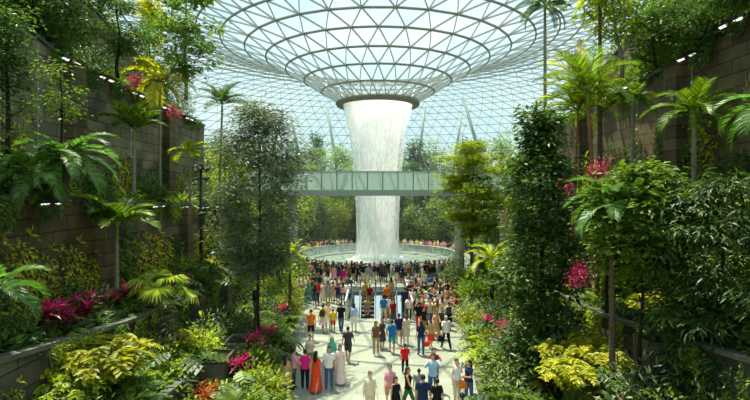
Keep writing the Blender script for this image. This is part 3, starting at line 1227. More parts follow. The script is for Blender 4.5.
# floodlight post on the left ledge
fp = px(201, 262, 31)
t_ = thing('floodlight_post', (fp.x, fp.y, ZC(31) - .2))
zt = px(201, 166, 31).z - (ZC(31) - .2)
mb = MB()
mb.tube([(0, 0, 0), (0, 0, zt)], [.11, .09], 10)
link('pole', mb.mesh('pole', M['black_metal'], True), t_)
mb = MB()
mb.bar((-.35, 0, zt - .15), (.45, 0, zt - .15), .07)
mb.bar((-.3, 0, zt - .85), (.4, 0, zt - .85), .07)
link('bracket', mb.mesh('bracket', M['black_metal']), t_)
for (x, z, a) in ((-.32, zt - .05, 20), (.12, zt + .05, -15), (.45, zt - .2, -35), (-.3, zt - .85, 25), (.4, zt - .8, -30)):
    mb = MB()
    mb.tube([(0, .2, 0), (0, -.1, 0), (0, -.28, -.05)], [.09, .13, .15], 12, 0)
    q = link('floodlight', mb.mesh('floodlight', M['black_metal'], True), t_, (x, -.1, z))
    q.rotation_euler = (rad(20), 0, rad(a))
    mb = MB()
    mb.tube([(0, -.285, -.05), (0, -.3, -.053)], .12, 12)
    link('lens', mb.mesh('lens', M['dot']), q)
reg(t_, 'black post carrying a cluster of floodlights above the middle planter', 'floodlight post')

# slim dark bollard lamps in the floor-edge beds
for (bx, yb, yt, d, nm) in ((255, 345, 290, 25, 'in the left-side bed below the dark pyramidal tree'), (492, 330, 288, 29, 'in the right-side bed near the pink leaves')):
    a, b = px(bx, yb, d), px(bx, yt, d)
    t_ = thing('post_lamp', (a.x, a.y, .4))
    h = b.z - .4
    mb = MB()
    mb.tube([(0, 0, 0), (0, 0, h - .5)], .05, 10)
    link('pole', mb.mesh('pole', M['black_metal'], True), t_)
    mb = MB()
    mb.tube([(0, 0, h - .5), (0, 0, h)], [.14, .12], 12)
    link('lamp_head', mb.mesh('lamp_head', M['black_metal'], True), t_)
    reg(t_, 'slim black post lamp', 'post lamp', nm)

# L-shaped concrete planter boxes
def planter_box(loc, sx, sy, sz, place_):
    o = thing('planter_box', loc)
    mb = MB()
    t = .1
    for (x0, x1, y0, y1) in ((-sx, sx, -sy, -sy + t), (-sx, sx, sy - t, sy), (-sx, -sx + t, -sy + t, sy - t), (sx - t, sx, -sy + t, sy - t)):
        mb.box(x0, x1, y0, y1, 0, sz)
    link('shell', mb.mesh('shell', M['stone_low']), o)
    mb = MB()
    mb.box(-sx + t, sx - t, -sy + t, sy - t, 0, sz - .12)
    link('soil', mb.mesh('soil', M['soil']), o)
    reg(o, 'dark open planter box', 'planter box', place_, 'concrete planter boxes')


for (X, y, zf, hh) in ((XB - .55, 19.5, .4, 1.25), (XB - .55, 22.5, .4, 1.0), (XB - .55, 26, .4, .85)):
    planter_box((-X, y, zf), .5, .8, hh, 'in the left-side plaza-edge bed')
for y in (20.5, 24.0, 28.5):
    planter_box((-(XC - .4), y, ZB(y) - .15), .35, .45, ZC(y) - ZB(y) + .1, 'stepping down the left-side low planter')
for y in (15.5, 21.7, 26):
    planter_box((XC - .4, y, ZB(y) - .15), .35, .5, ZC(y) - ZB(y) + .1, 'stepping down the right-side low planter')

# ================================================================== PLANTS
LS = {-1: 'left-side', 1: 'right-side'}


def at(pxx, d, z):
    return Vector(((pxx - 375) / FPX * d, d, z))


def zpx(y, d):
    return EYE + (190 - y) / FPX * d


# ---- hero trees -------------------------------------------------
def hero_tree(pxx, d, zb, ytop, ycrown, rpx, shape, nc, nl, ls, tm, lm, bm, desc, place_='', cat='tree', name='broadleaf_tree', lean=0.0, flat=False, tr=.1, rc=.35, nb=24, cz=1.0, group=None):
    H = zpx(ytop, d) - zb
    base = zpx(ycrown, d) - zb
    r = rpx / FPX * d
    o = place(make_tree(H, max(.2, base), r, shape, int(nc * .9), int(nl * 1.7), ls * (1.7 if tm is T_NARROW else 1.15), tm, lm, bm, tr, rc * (1 if flat else 1.15), nb, lean, flat, cz if flat else .5), name, at(pxx, d, zb), R.random() * 6)
    reg(o, desc, cat, place_, group)
    return o


hero_tree(259, 24, ZB(24) - .15, 108, 272, 43, 'ellipsoid', 300, 40, .17, T_NARROW, [L_BLUE], M['bark_dark'],
          'tall dark tree with small silvery leaves and bare lower trunk standing before the bridge pillar', tr=.075, rc=.55)
hero_tree(541, 20, .42, 112, 385, 46, 'column', 270, 36, .19, T_OVAL, [L_DARK], M['bark_dark'],
          'tall dark columnar tree reaching the plaza bed beside the pink cordylines', tr=.12, rc=.42)
hero_tree(640, 15.5, ZB(15.5) - .15, 168, 275, 44, 'ellipsoid', 150, 34, .19, T_OVAL, [L_MID], M['bark_dark'],
          'broadleaf tree with a thin bare dark trunk in front of the warm stone wall', tr=.07, rc=.38)
hero_tree(722, 14.0, ZB(14) - .15, 182, 430, 68, 'ellipsoid', 220, 34, .24, T_LANCE, [L_DARK], M['bark_dark'],
          'bushy dark tree with drooping narrow leaves at the picture edge', tr=.08, rc=.42)
hero_tree(472, 36, .42, 149, 232, 36, 'tiers', 230, 60, .18, T_OVAL, [L_BRIGHT], M['bark'],
          'tiered light green tree with flat branch layers before a bridge pillar', name='tiered_tree', flat=True, tr=.13, rc=.62, nb=50, cz=.25)
hero_tree(186, 30, ZE(30) - .15, -14, 78, 38, 'ellipsoid', 80, 36, .22, T_OVAL, [L_MID], M['bark_grey'],
          'loose bright green tree with thin pale branches against the glass roof', tr=.1, rc=.5)
hero_tree(150, 36, ZE(36) - .15, -4, 70, 15, 'column', 50, 34, .2, T_OVAL, [L_GOLD], M['bark'],
          'slender yellow-green tree on the upper ledge beside the loose bright tree', tr=.08, rc=.5)
hero_tree(118, 25, ZE(25) - .15, -2, 52, 30, 'ellipsoid', 70, 34, .15, T_NARROW, [L_DARK], M['bark_dark'],
          'dark fine-leaved tree above the upper stone wall by the pink bush', tr=.09, rc=.45)
hero_tree(34, 22, ZE(22) - .15, -60, 40, 62, 'ellipsoid', 180, 34, .19, T_OVAL, [L_DARK], M['bark_dark'],
          'big dark green tree over the upper stone wall at the picture corner', tr=.1, rc=.5, lean=-.1)
hero_tree(6, 16, ZD(16) - .15, 10, 110, 22, 'column', 50, 30, .14, T_OVAL, [L_DARK], M['bark_dark'],
          'thin dark tree at the very edge of the eye-level ledge', tr=.09, rc=.5)
hero_tree(60, 18, ZD(18) - .15, 56, 118, 22, 'ellipsoid', 20, 22, .14, T_OVAL, [L_MID], M['bark_dark'],
          'slim sapling with sparse leaves against the upper stone wall', tr=.05, rc=.4)
hero_tree(225, 38, 2.2, 150, 250, 28, 'ellipsoid', 90, 34, .2, T_OVAL, [L_BRIGHT], M['bark'],
          'light green tree behind the floodlight post', tr=.12, rc=.6)
hero_tree(279, 34, .42, 240, 300, 13, 'ellipsoid', 40, 30, .16, T_OVAL, [L_BRIGHT], M['bark'],
          'small bright tree beside the plaza edge below the bridge', tr=.07, rc=.4)
hero_tree(622, 25, ZE(25) - .15, -20, 40, 30, 'ellipsoid', 80, 32, .17, T_OVAL, [L_BRIGHT], M['bark_grey'],
          'slanting pale-trunked tree on the upper ledge above the palm clump', tr=.09, rc=.5, lean=-.6)
hero_tree(700, 21, ZE(21) - .15, -15, 45, 48, 'ellipsoid', 110, 32, .15, T_OVAL, [L_DARK], M['bark_dark'],
          'dark broadleaf tree above the upper wall lights', tr=.1, rc=.5)
hero_tree(745, 17, ZE(17) - .15, -10, 62, 30, 'ellipsoid', 70, 30, .15, T_NARROW, [L_DARK], M['bark_dark'],
          'dark fine-leaved tree at the top corner over the stone wall', tr=.08, rc=.5)
hero_tree(655, 23, ZE(23) - .15, -5, 60, 22, 'column', 50, 30, .15, T_OVAL, [L_MID], M['bark_dark'],
          'narrow green tree beside the plant wire on the upper ledge', tr=.07, rc=.45)
hero_tree(560, 27, 2.6, 170, 250, 22, 'column', 60, 32, .16, T_OVAL, [L_DARK], M['bark_dark'],
          'slender dark tree in the middle planter beside the red-leaved bush', tr=.08, rc=.45)
hero_tree(519, 30, .42, 160, 285, 20, 'column', 80, 34, .17, T_OVAL, [L_MID], M['bark_dark'],
          'narrow green tree between the tiered tree and the dark columnar tree', tr=.08, rc=.45)
hero_tree(608, 19.5, ZC(19.5) - .15, 178, 262, 24, 'ellipsoid', 70, 30, .14, T_OVAL, [L_DARK], M['bark_dark'],
          'round dark bushy tree under the pink bract on the middle planter', tr=.07, rc=.4)

# ---- hero palms --------------------------------------------------
def hero_palm(pxx, d, zb, ycrown, parts_kw, desc, place_='', lean_px=0, rz=None, name='palm', sc=1.0, group=None):
    H = (zpx(ycrown, d) - zb) / sc
    o = place(make_palm(H, lean=lean_px / FPX * d / sc, **parts_kw), name, at(pxx - lean_px * .0, d, zb), rz if rz is not None else R.random() * .4, sc)
    reg(o, desc, 'palm', place_, group)
    return o


hero_palm(545, 26, ZD(26) - .15, 14, dict(L=1.6, nf=16, lm=L_DARK, bm=M['bark_grey'], tr=.085, a_lo=-15, a_hi=70, droop=80, ll=.36, n=20), 'very tall slim palm with a small dark crown against the glass roof')
hero_palm(600, 25, ZD(25) - .15, 6, dict(L=2.1, nf=15, lm=L_BRIGHT, bm=M['bark'], tr=.1, a_lo=-5, a_hi=75, ll=.5), 'tall palm with a bright crown beside the very tall slim palm')
hero_palm(597, 22, ZC(22) - .15, 108, dict(L=2.5, nf=18, lm=L_MID, bm=M['bark_red'], tr=.09, a_lo=5, a_hi=80, ll=.62, droop=80), 'broad palm with a slanted reddish trunk above the pink bract', lean_px=-10)
hero_palm(572, 24, ZC(24) - .15, 122, dict(L=2.3, nf=16, lm=L_BRIGHT, bm=M['bark_red'], tr=.08, a_lo=5, a_hi=80, ll=.6, droop=80), 'bright palm with a leaning reddish trunk next to the broad palm', lean_px=8)
hero_palm(580, 26, ZD(26) - .15, 92, dict(L=2.2, nf=16, lm=L_GOLD, bm=M['bark'], tr=.08, a_lo=15, a_hi=82, ll=.55, droop=70), 'yellow-green feathery palm behind the reddish-trunked palms')
hero_palm(694, 19.5, ZD(19.5) - .15, 126, dict(L=2.0, nf=16, lm=L_MID, bm=M['bark_grey'], tr=.1, a_lo=-12, a_hi=72, ll=.5), 'single grey-trunked palm standing on the eye-level ledge before the stone pier')
hero_palm(776, 15.5, ZD(15.5) - .15, 122, dict(L=1.9, nf=14, lm=L_FERN, bm=M['bark_grey'], tr=.1, a_lo=-20, a_hi=65, ll=.5), 'palm arching pale fronds in from the picture edge on the eye-level ledge')
hero_palm(134, 25.5, ZD(25.5) - .15, 138, dict(L=1.7, nf=13, lm=L_MID, bm=M['bark_grey'], tr=.085, a_lo=30, a_hi=80, ll=.6, droop=62, lw=.08), 'green palm with upright fronds before the upper stone wall')
hero_palm(160, 29, ZD(29) - .15, 92, dict(L=2.3, nf=17, lm=L_YPALM, bm=M['bark_grey'], tr=.075, a_lo=-30, a_hi=72, ll=.62, droop=95), 'glowing yellow palm with a thin pale trunk beside the wall lights')
hero_palm(219, 36, ZC(36) - .15, 112, dict(L=2.1, nf=15, lm=L_DARK, bm=M['bark_grey'], tr=.09, a_lo=18, a_hi=82, ll=.6, droop=70), 'dark palm silhouetted against the glass roof behind the floodlight post', lean_px=3)
hero_palm(117, 20.5, ZC(20.5) - .15, 236, dict(L=1.6, nf=13, lm=L_MID, bm=M['bark_grey'], tr=.075, a_lo=25, a_hi=80, ll=.55, droop=72, lw=.08), 'green palm rising from the middle planter among magenta cordylines')
hero_palm(190, 30, ZD(30) - .15, 160, dict(L=1.4, nf=9, lm=L_BRIGHT, bm=M['bark_grey'], tr=.06, a_lo=10, a_hi=80, ll=.45), 'small bright palm on the ledge next to the floodlight post')
hero_palm(290, 30, .42, 262, dict(L=1.5, nf=12, lm=L_BRIGHT, bm=M['bark'], tr=.09, a_lo=-15, a_hi=75, ll=.45), 'short palm beside the plaza edge under the bridge')
hero_palm(492, 30, .42, 268, dict(L=1.9, nf=14, lm=L_BRIGHT, bm=M['bark'], tr=.09, a_lo=-15, a_hi=75, ll=.5), 'short feathery palm beside the black post lamp')
hero_palm(-4, 12.2, ZC(12.2) - .15, 290, dict(L=1.3, nf=11, lm=L_FERN, bm=M['bark'], tr=.07, a_lo=-10, a_hi=75, ll=.4, shaft=False), 'blue-green palm cut off by the picture edge in the middle planter')
hero_palm(66, 17, ZD(17) - .15, 158, dict(L=2.1, nf=22, lm=L_FERN, bm=M['bark'], tr=.1, a_lo=-25, a_hi=65, ll=.4, shaft=False, n=26), 'wide feathery cycad-like palm above the double ledge light', name='cycad')
hero_palm(30, 16.5, ZD(16.5) - .15, 170, dict(L=1.9, nf=22, lm=L_FERN, bm=M['bark'], tr=.1, a_lo=-25, a_hi=65, ll=.36, shaft=False, n=26), 'second feathery cycad-like palm nearer the picture edge', name='cycad')
hero_palm(612, 15.2, ZB(15.2) - .15, 205, dict(L=1.6, nf=15, lm=L_FERN, bm=M['bark'], tr=.08, a_lo=-35, a_hi=75, ll=.42, shaft=False, n=26), 'palm with drooping dark fronds in front of the pink bract', name='cycad')
hero_palm(632, 22, ZD(22) - .15, 108, dict(L=1.3, nf=9, lm=L_MID, bm=M['bark_grey'], tr=.06, a_lo=0, a_hi=75, ll=.4), 'small palm against the stone wall behind the broad palm')

# fan palms
o = place(make_fan(.75, 7, .8, 1.0, L_BRIGHT, M['bark']), 'fan_palm', at(160, 20.0, ZC(20) - .15), .3)
reg(o, 'yellow fan palm spreading over the pier of the middle planter', 'fan palm')
o = place(make_fan(.5, 12, .7, .9, L_MID, M['bark']), 'fan_palm', at(203, 27, ZC(27) - .15), 1.0)
reg(o, 'dark fan palm below the floodlight post', 'fan palm')
o = place(make_fan(.4, 11, .6, .8, L_GOLD, M['bark']), 'fan_palm', at(474, 33, .42), 2.0)
reg(o, 'yellowish fan palm at the plaza edge below the tiered tree', 'fan palm')
o = place(make_fan(.5, 12, .7, .9, L_DARK, M['bark']), 'fan_palm', at(655, 20, ZD(20) - .15), 2.0)
reg(o, 'dark fan palm at the foot of the stone pier', 'fan palm')

# ---- magenta and red plants -------------------------------------
CORD = [make_cordyline([L_RED], [L_PINK], .45, .58, 3), make_cordyline([L_RED], [L_PINK], .4, .5, 4), make_cordyline([L_DARK], [L_PINK], .4, .5, 3)]
for (x, y, d, k, sc, nm) in ((48, 330, 14.6, 0, 1.05, 'below the trailing yellow climber'), (60, 322, 15.2, 1, .9, 'just behind the one nearest the camera'), (86, 313, 17.2, 0, 1.0, 'midway along the middle planter coping'),
                             (108, 303, 19.6, 1, .95, 'beside the green palm in the middle planter'), (131, 300, 20.8, 0, 1.0, 'between the green palm and the yellow fan palm'),
                             (180, 285, 25, 1, 1.0, 'behind the yellow fan palm'), (258, 352, 22.2, 0, 1.0, 'below the thin black post lamp'), (240, 372, 19.6, 1, 1.1, 'against the concrete planter boxes'),
                             (268, 345, 24, 1, 1.0, 'beside the plaza edge past the planter boxes'), (281, 322, 28.5, 1, 1.0, 'at the plaza edge under the small bright tree'),
                             (496, 330, 24.5, 2, 1.6, 'beside the black post lamp'), (506, 342, 22, 0, 1.6, 'in front of the dark columnar tree'),
                             (632, 398, 14.0, 1, .8, 'at the foot of the thin bare trunk'), (550, 386, 18.4, 0, .9, 'low under the dark columnar tree')):
    s = -1 if x < 375 else 1
    z = {True: ZC(d), False: .57}[x < 200] - .15
    if x > 600:
        z = ZB(d) - .15
    pt = at(x, d, z)
    pt.z += .38 if s < 0 else .15
    o = place(CORD[k], 'cordyline', pt, R.random() * 6, sc * 1.05)
    reg(o, 'magenta-tipped cordyline ' + nm, 'cordyline', '', 'magenta cordylines')
PB = make_shrub(.5, .8, 30, 12, .17, T_LANCE, [L_PINK], .22)
for (x, y, d, z, nm) in ((136, 74, 27.5, ZE(27.5), 'bright pink leafy bush above the upper wall lights'), (174, 96, 31, ZE(31) - 1.0, 'small pink bush in the yellow palm'),
                         (599, 176, 19.0, zpx(180, 19), 'hot pink bract cluster beside the reddish palm trunk'), (566, 190, 22.5, zpx(196, 22.5), 'deep pink bush at the foot of the leaning palm'),
                         (578, 280, 17.5, zpx(284, 17.5), 'pink star-shaped plant on the middle planter coping')):
    pt = at(x, d, z)
    o = place(PB, 'pink_bush', pt, R.random() * 6, .8)
    reg(o, nm, 'bush')
o = place(make_cordyline([L_ORANGE], [L_ORANGE], .5, .5, 3), 'croton', at(208, 17.6, .42), .4, 1.1)
reg(o, 'orange-leaved croton beside the nearest concrete planter box', 'croton')
o = place(make_cordyline([L_ORANGE], [L_ORANGE], .5, .5, 3), 'croton', at(251, 20.5, .42), .4, .9)
reg(o, 'small orange-leaved croton among the magenta cordylines', 'croton')

# ---- golden sprays in the sun ------------------------------------
GOLD = [make_sprays(1.0, 1.3, 30, .17, [L_GOLD]), make_sprays(.9, 1.1, 26, .15, [L_BRIGHT]), make_sprays(.9, 1.1, 26, .15, [L_MID])]
for (x, d, X, k, sc, nm) in ((96, 14.6, None, 0, 1.6, 'golden arching shrub below the middle planter coping'), (112, 15.8, None, 0, 1.5, 'golden arching shrub beside the stone pier of the middle planter'),
                             (74, 13.9, None, 1, 1.4, 'bright green arching shrub next to the golden shrubs'), (60, 13.2, None, 2, 1.1, 'mid green arching shrub in the near corner of the low planter'),
                             (25, 12.6, None, 2, 1.0, 'arching green shrub at the picture corner'), (176, 20.5, None, 0, .9, 'golden shrub between the low planter boxes'),
                             (186, 23, None, 1, .9, 'bright arching shrub behind the golden shrub at the planter boxes'), (222, 26, None, 1, 1.0, 'bright arching shrub by the far planter boxes'),
                             (560, 17.5, None, 0, 1.1, 'golden arching shrub under the sloping coping opposite'), (585, 18.6, None, 0, 1.15, 'golden arching shrub beside the bare dark trunk'),
                             (575, 16.5, None, 1, 1.1, 'bright green arching shrub in front of the sunlit golden ones'), (612, 15.4, None, 2, 1.1, 'mid green arching shrub before the bare trunk'),
                             (655, 14.2, None, 2, 1.1, 'arching shrub behind the low pink tips'), (655, 17, None, 0, 1.0, 'wide golden shrub on the middle planter below the warm wall'), (690, 15.5, None, 0, .9, 'golden shrub on the middle planter by the bushy dark tree'), (600, 16.2, None, 0, 1.2, 'golden shrub in the low planter by the leaning fronds'), (570, 15.6, None, 0, 1.0, 'small golden shrub low in the low planter opposite'), (650, 18.5, None, 0, .8, 'golden shrub on the middle planter below the warm wall')):
    s = -1 if x < 375 else 1
    z = ZB(d) - .15
    if 'on the middle planter' in nm:
        z = ZC(d) - .15
    o = place(GOLD[k], 'arching_shrub', at(x, d, z), R.random() * 6, sc)
    reg(o, nm, 'shrub')

# ---- rows of smaller plants on every bed -------------------------
FERN = [make_fern(1.0, 13, L_FERN), make_fern(1.1, 15, L_MID), make_fern(.95, 12, L_BRIGHT)]
PHILO = [make_philo(.55, 16, L_MID), make_philo(.6, 14, L_DARK), make_philo(.5, 16, L_BRIGHT)]
STRAP = [make_strap(28, .8, L_MID), make_strap(24, .9, L_DARK), make_strap(26, .75, L_BRIGHT, T_LANCE), make_strap(26, .7, L_CREAM, T_LANCE)]
SHRUB = [make_shrub(.65, .95, 44, 14, .13, T_OVAL, L_MID), make_shrub(.7, 1.0, 46, 14, .12, T_OVAL, L_DARK), make_shrub(.6, .9, 42, 14, .13, T_OVAL, L_BRIGHT),
         make_shrub(.6, .85, 42, 14, .12, T_OVAL, L_GOLD), make_shrub(.6, .8, 36, 12, .18, T_LANCE, L_CREAM), make_shrub(.7, 1.1, 46, 14, .13, T_LANCE, L_BLUE)]
KINDS = {
    'fern': (FERN, 'fern', ['feathery dark green fern', 'feathery mid green fern', 'feathery bright green fern']),
    'philodendron': (PHILO, 'philodendron', ['split-leaved green philodendron', 'split-leaved dark philodendron', 'split-leaved bright philodendron']),
    'strap_plant': (STRAP, 'strap-leaved plant', ['green strap-leaved rosette', 'dark strap-leaved rosette', 'bright broad-leaved rosette', 'cream variegated rosette']),
    'leafy_shrub': (SHRUB, 'shrub', ['mid green leafy shrub', 'dark green leafy shrub', 'bright green leafy shrub', 'golden leafy shrub', 'pale variegated shrub', 'silvery narrow-leaved shrub']),
}


def seen(x, y, z, m=35):
    u, v_ = 375 + FPX * x / y, 190 - FPX * (z - EYE) / y
    return -m < u < 750 + m and -m - 40 < v_ < 400 + m + 40


def sow(s, tier, y0, y1, step, xin, xout, zf, mix, sc=(1.0, 1.6), jit=.5, bright=0.5):
    y = y0
    while y < y1:
        kind = R.choice(mix)
        protos, cat, descs = KINDS[kind]
        k = R.randrange(len(protos))
        x = s * (xin(y) + (xout(y) - xin(y)) * R.random())
        yy = y + R.uniform(-jit, jit) * step
        if not seen(x, yy, zf(yy)):
            y += step * .5
            continue
        o = place(protos[k], kind, (x, yy, zf(yy)), R.random() * 6, R.uniform(*sc))
        reg(o, descs[k], cat, ('in the %s ' % LS[s] if 'bed' in tier or 'planter' in tier else 'on the %s ' % LS[s]) + tier, 'small plants of the %s %s' % (LS[s], tier))
        y += step * R.uniform(.8, 1.2)


c_ = lambda v: (lambda y: v)
for s in (-1, 1):
    sow(s, 'plaza-edge bed', 15.5, 44, .75, lambda y: xA(s, y) + .3, lambda y: XB - .5, lambda y: .4, ['strap_plant', 'leafy_shrub', 'leafy_shrub', 'fern', 'philodendron'])
    sow(s, 'plaza-edge bed', 16, 44, 1.0, lambda y: xA(s, y) + .3, lambda y: xA(s, y) + .9, lambda y: .4, ['leafy_shrub', 'strap_plant', 'fern'], (.7, 1.0))
    sow(s, 'low planter', 12, 40, .85, c_(XB + .4), c_(XC - .4), lambda y: ZB(y) - .15, ['leafy_shrub', 'fern', 'philodendron', 'leafy_shrub'])
    sow(s, 'middle planter', 11, 41, .8, c_(XC + .5), c_(XD - .4), lambda y: ZC(y) - .15, ['leafy_shrub', 'fern', 'philodendron', 'strap_plant', 'fern'])
    sow(s, 'eye-level ledge', 13.5, 44, .75, c_(XD + .3), c_(XE - .4), lambda y: ZD(y) - .15, ['fern', 'fern', 'philodendron', 'leafy_shrub', 'strap_plant'])
    sow(s, 'upper ledge', 17.5, 40, .9, c_(XE + .2), c_(XF - .6), lambda y: ZE(y) - .15, ['fern', 'leafy_shrub', 'leafy_shrub', 'philodendron'], (.9, 1.4))
    sow(s, 'top terrace', 24, 40, 1.6, c_(XF + .4), c_(XF + 2), lambda y: ZF(y) - .15, ['leafy_shrub', 'leafy_shrub', 'fern'], (1.2, 2.0))

BIG = [make_shrub(1.1, 2.0, 80, 22, .2, T_OVAL, L_DARK, .34), make_shrub(1.1, 1.9, 80, 22, .19, T_OVAL, L_MID, .34), make_shrub(1.2, 2.2, 80, 22, .22, T_LANCE, L_DARK, .36)]
BD = ['tall dark green rounded bush', 'tall mid green rounded bush', 'tall dark drooping bush']
for (x, d, tier, sc, nm) in ((700, 16.2, 'C', 1.1, 'middle planter'), (742, 14.4, 'C', 1.2, 'middle planter'), 
                             (628, 21.5, 'C', 1.2, 'middle planter'), (604, 24, 'C', 1.2, 'middle planter'), (585, 27.5, 'C', 1.2, 'middle planter'), (570, 21, 'B', 1.0, 'low planter'), (545, 25, 'B', 1.1, 'low planter'),
                             (533, 29, 'B', 1.2, 'low planter'), (515, 26, 'A', 1.0, 'plaza-edge bed'), (507, 32, 'A', 1.2, 'plaza-edge bed'), (494, 37, 'A', 1.3, 'plaza-edge bed'), (560, 33, 'C', 1.3, 'middle planter'),
                             (715, 19, 'D', .9, 'eye-level ledge'), (655, 24, 'D', .9, 'eye-level ledge'), (620, 28, 'D', 1.0, 'eye-level ledge'), (598, 33, 'D', 1.1, 'eye-level ledge'), (580, 38, 'D', 1.1, 'eye-level ledge'),
                             (20, 18.2, 'D', .8, 'eye-level ledge'), (95, 21.5, 'D', .75, 'eye-level ledge'), (150, 27, 'D', .8, 'eye-level ledge'), (195, 34, 'D', .9, 'eye-level ledge'), (8, 13.6, 'C', .7, 'middle planter'),
                             (65, 17.2, 'C', .8, 'middle planter'), (150, 23, 'C', .8, 'middle planter'), (188, 28, 'C', .9, 'middle planter'), (215, 33, 'C', 1.0, 'middle planter'), (232, 38, 'C', 1.2, 'middle planter'),
                             (150, 18.3, 'B', .7, 'low planter'), (205, 26, 'B', .9, 'low planter'), (232, 31, 'B', 1.0, 'low planter'), (250, 36, 'B', 1.1, 'low planter'), (232, 24, 'A', .8, 'plaza-edge bed'), (255, 29, 'A', .9, 'plaza-edge bed'),
                             (270, 34, 'A', 1.0, 'plaza-edge bed'), (280, 39, 'A', 1.1, 'plaza-edge bed'), (20, 23, 'E', 1.0, 'upper ledge'), (90, 27, 'E', 1.1, 'upper ledge'), (140, 33, 'E', 1.2, 'upper ledge'), (175, 38, 'E', 1.2, 'upper ledge'),
                             (735, 20.5, 'E', 1.0, 'upper ledge'), (668, 25, 'E', 1.0, 'upper ledge'), (640, 28, 'E', 1.0, 'upper ledge'), (610, 33, 'E', 1.1, 'upper ledge')):
    s = -1 if x < 375 else 1
    z = {'A': lambda y: .42, 'B': ZB, 'C': ZC, 'D': ZD, 'E': ZE}[tier](d) - .15
    X = {'B': (XB, XC), 'C': (XC, XD), 'D': (XD, XE), 'E': (XE, XF), 'A': (xA(s, d), XB)}[tier]
    xx = s * min(max(abs((x - 375) / FPX * d), X[0] + .5), X[1] - .3)
    k = R.randrange(3)
    o = place(BIG[k], 'leafy_bush', (xx, d, z), R.random() * 6, sc)
    reg(o, BD[k], 'bush', ('in the ' if tier in 'ABC' else 'on the ') + LS[s] + ' ' + nm, 'tall bushes on the terraces')

# trailing and climbing plants on the walls
CL = [make_climber(1.8, 3.2, 9, .12, [L_GOLD], 22), make_climber(1.8, 3.0, 9, .13, [L_MID], 30), make_climber(2.2, 3.6, 11, .13, [L_DARK], 34)]
HG = [make_climber(1.6, 1.3, 12, .12, [L_FERN], 46, True), make_climber(1.6, 1.6, 12, .12, [L_MID], 46, True), make_climber(1.6, 1.1, 12, .11, [L_BRIGHT], 46, True)]


def climb(s, y, X, z, k, hang, tier, sc=1.0):
    if not seen(s * X, y, z):
        return
    o = place((HG if hang else CL)[k], 'trailing_plant' if hang else 'climbing_plant', (s * (X - .06), y, z), PI if s > 0 else 0, sc)
    if hang:
        reg(o, ['dark feathery', 'mid green', 'bright green'][k] + ' trailing plant hanging over', 'trailing plant', 'the %s %s' % (LS[s], tier), 'plants trailing over the copings')
    else:
        reg(o, ['yellow-leaved', 'mid green', 'dark green'][k] + ' climber on', 'climbing plant', 'the %s %s' % (LS[s], tier), 'climbers on the walls')


for s in (-1, 1):
    y = 13.0
    while y < 41:
        climb(s, y, XD, ZC(y) - .1, R.choice([0, 0, 1, 2]), False, 'lower stone wall', R.uniform(.8, 1.3))
        y += R.uniform(1.1, 1.7)
    y = 19.0
    while y < 40:
        climb(s, y, XE, ZD(y), R.choice([0, 1, 2]), False, 'upper stone wall', R.uniform(.7, 1.2))
        y += R.uniform(1.5, 2.6)
    y = 15.0
    while y < 42:
        climb(s, y, XD - .12, ZD(y) + .12, R.choice([0, 1, 2]), True, 'eye-level coping', R.uniform(.6, 1.0))
        y += R.uniform(2.0, 3.4)
    y = 17.0
    while y < 40:
        climb(s, y, XE - .12, ZE(y) + .14, R.choice([0, 1]), True, 'upper coping', R.uniform(.5, .9))
        y += R.uniform(1.8, 3.0)
    y = 14.0
    while y < 42:
        climb(s, y, XC - .12, ZC(y) + .12, R.choice([1, 2]), True, 'middle planter coping', R.uniform(.5, .85))
        y += R.uniform(1.3, 2.2)
    y = 12.0
    while y < 40:
        climb(s, y, XC - .1, ZB(y), R.choice([0, 1]), False, 'middle planter wall', R.uniform(.5, .75))
        y += R.uniform(1.2, 1.9)
    y = 22.0
    while y < 40:
        climb(s, y, XF, ZE(y), R.choice([1, 2]), False, 'topmost stone wall', R.uniform(.9, 1.4))
        y += R.uniform(1.5, 2.4)

# dense low undergrowth carpeting each bed
def undergrowth(s, xin, xout, y0, y1, zf, n, ls, lm, hmax):
    mb = MB()
    y = y0 + (y1 - y0) * NR.random(n)
    t = NR.random(n)
    P = np.array([(s * (xin(b) + (xout(b) - xin(b)) * a), b, zf(b) + hmax * R.random() ** 1.5) for a, b in zip(t, y)])
    D = rdir(n, .0, .8)
    leaves(mb, T_DIA, P, D, np.array((0, 0, 1.0)) + NR.normal(size=P.shape) * .4, ls * (.7 + .9 * NR.random(n)))
    o = link('undergrowth', mb.mesh('undergrowth', lm))
    o['kind'] = 'stuff'
    o['category'] = 'undergrowth'
    return o


for s in (-1, 1):
    for (xi, xo, y0, y1, zf, n, lm, hm, nm) in ((lambda y: xA(s, y) + .15, c_(XB), 8, 45, lambda y: .42, 9000, L_MID, .35, 'plaza-edge bed'),
                                                (c_(XB + .2), c_(XC), 8, 42, lambda y: ZB(y) - .12, 8000, L_MID, .4, 'low planter'),
                                                (c_(XC + .2), c_(XD), 8, 42, lambda y: ZC(y) - .15, 8000, L_DARK, .4, 'middle planter'),
                                                (c_(XD + .2), c_(XE), 10, 45, lambda y: ZD(y) - .15, 8000, L_MID, .4, 'eye-level ledge'),
                                                (c_(XE + .1), c_(XF), 12, 41, lambda y: ZE(y) - .15, 7000, L_MID, .4, 'upper ledge'),
                                                (c_(XF + .1), c_(XF + 4), 16, 41, lambda y: ZF(y) - .15, 6000, L_DARK, .6, 'top terrace')):
        o = undergrowth(s, xi, xo, y0, y1, zf, int(n * 1.6), .26, lm, hm * 1.4)
        o['label'] = 'low mixed leafy undergrowth covering the %s %s' % (LS[s], nm)

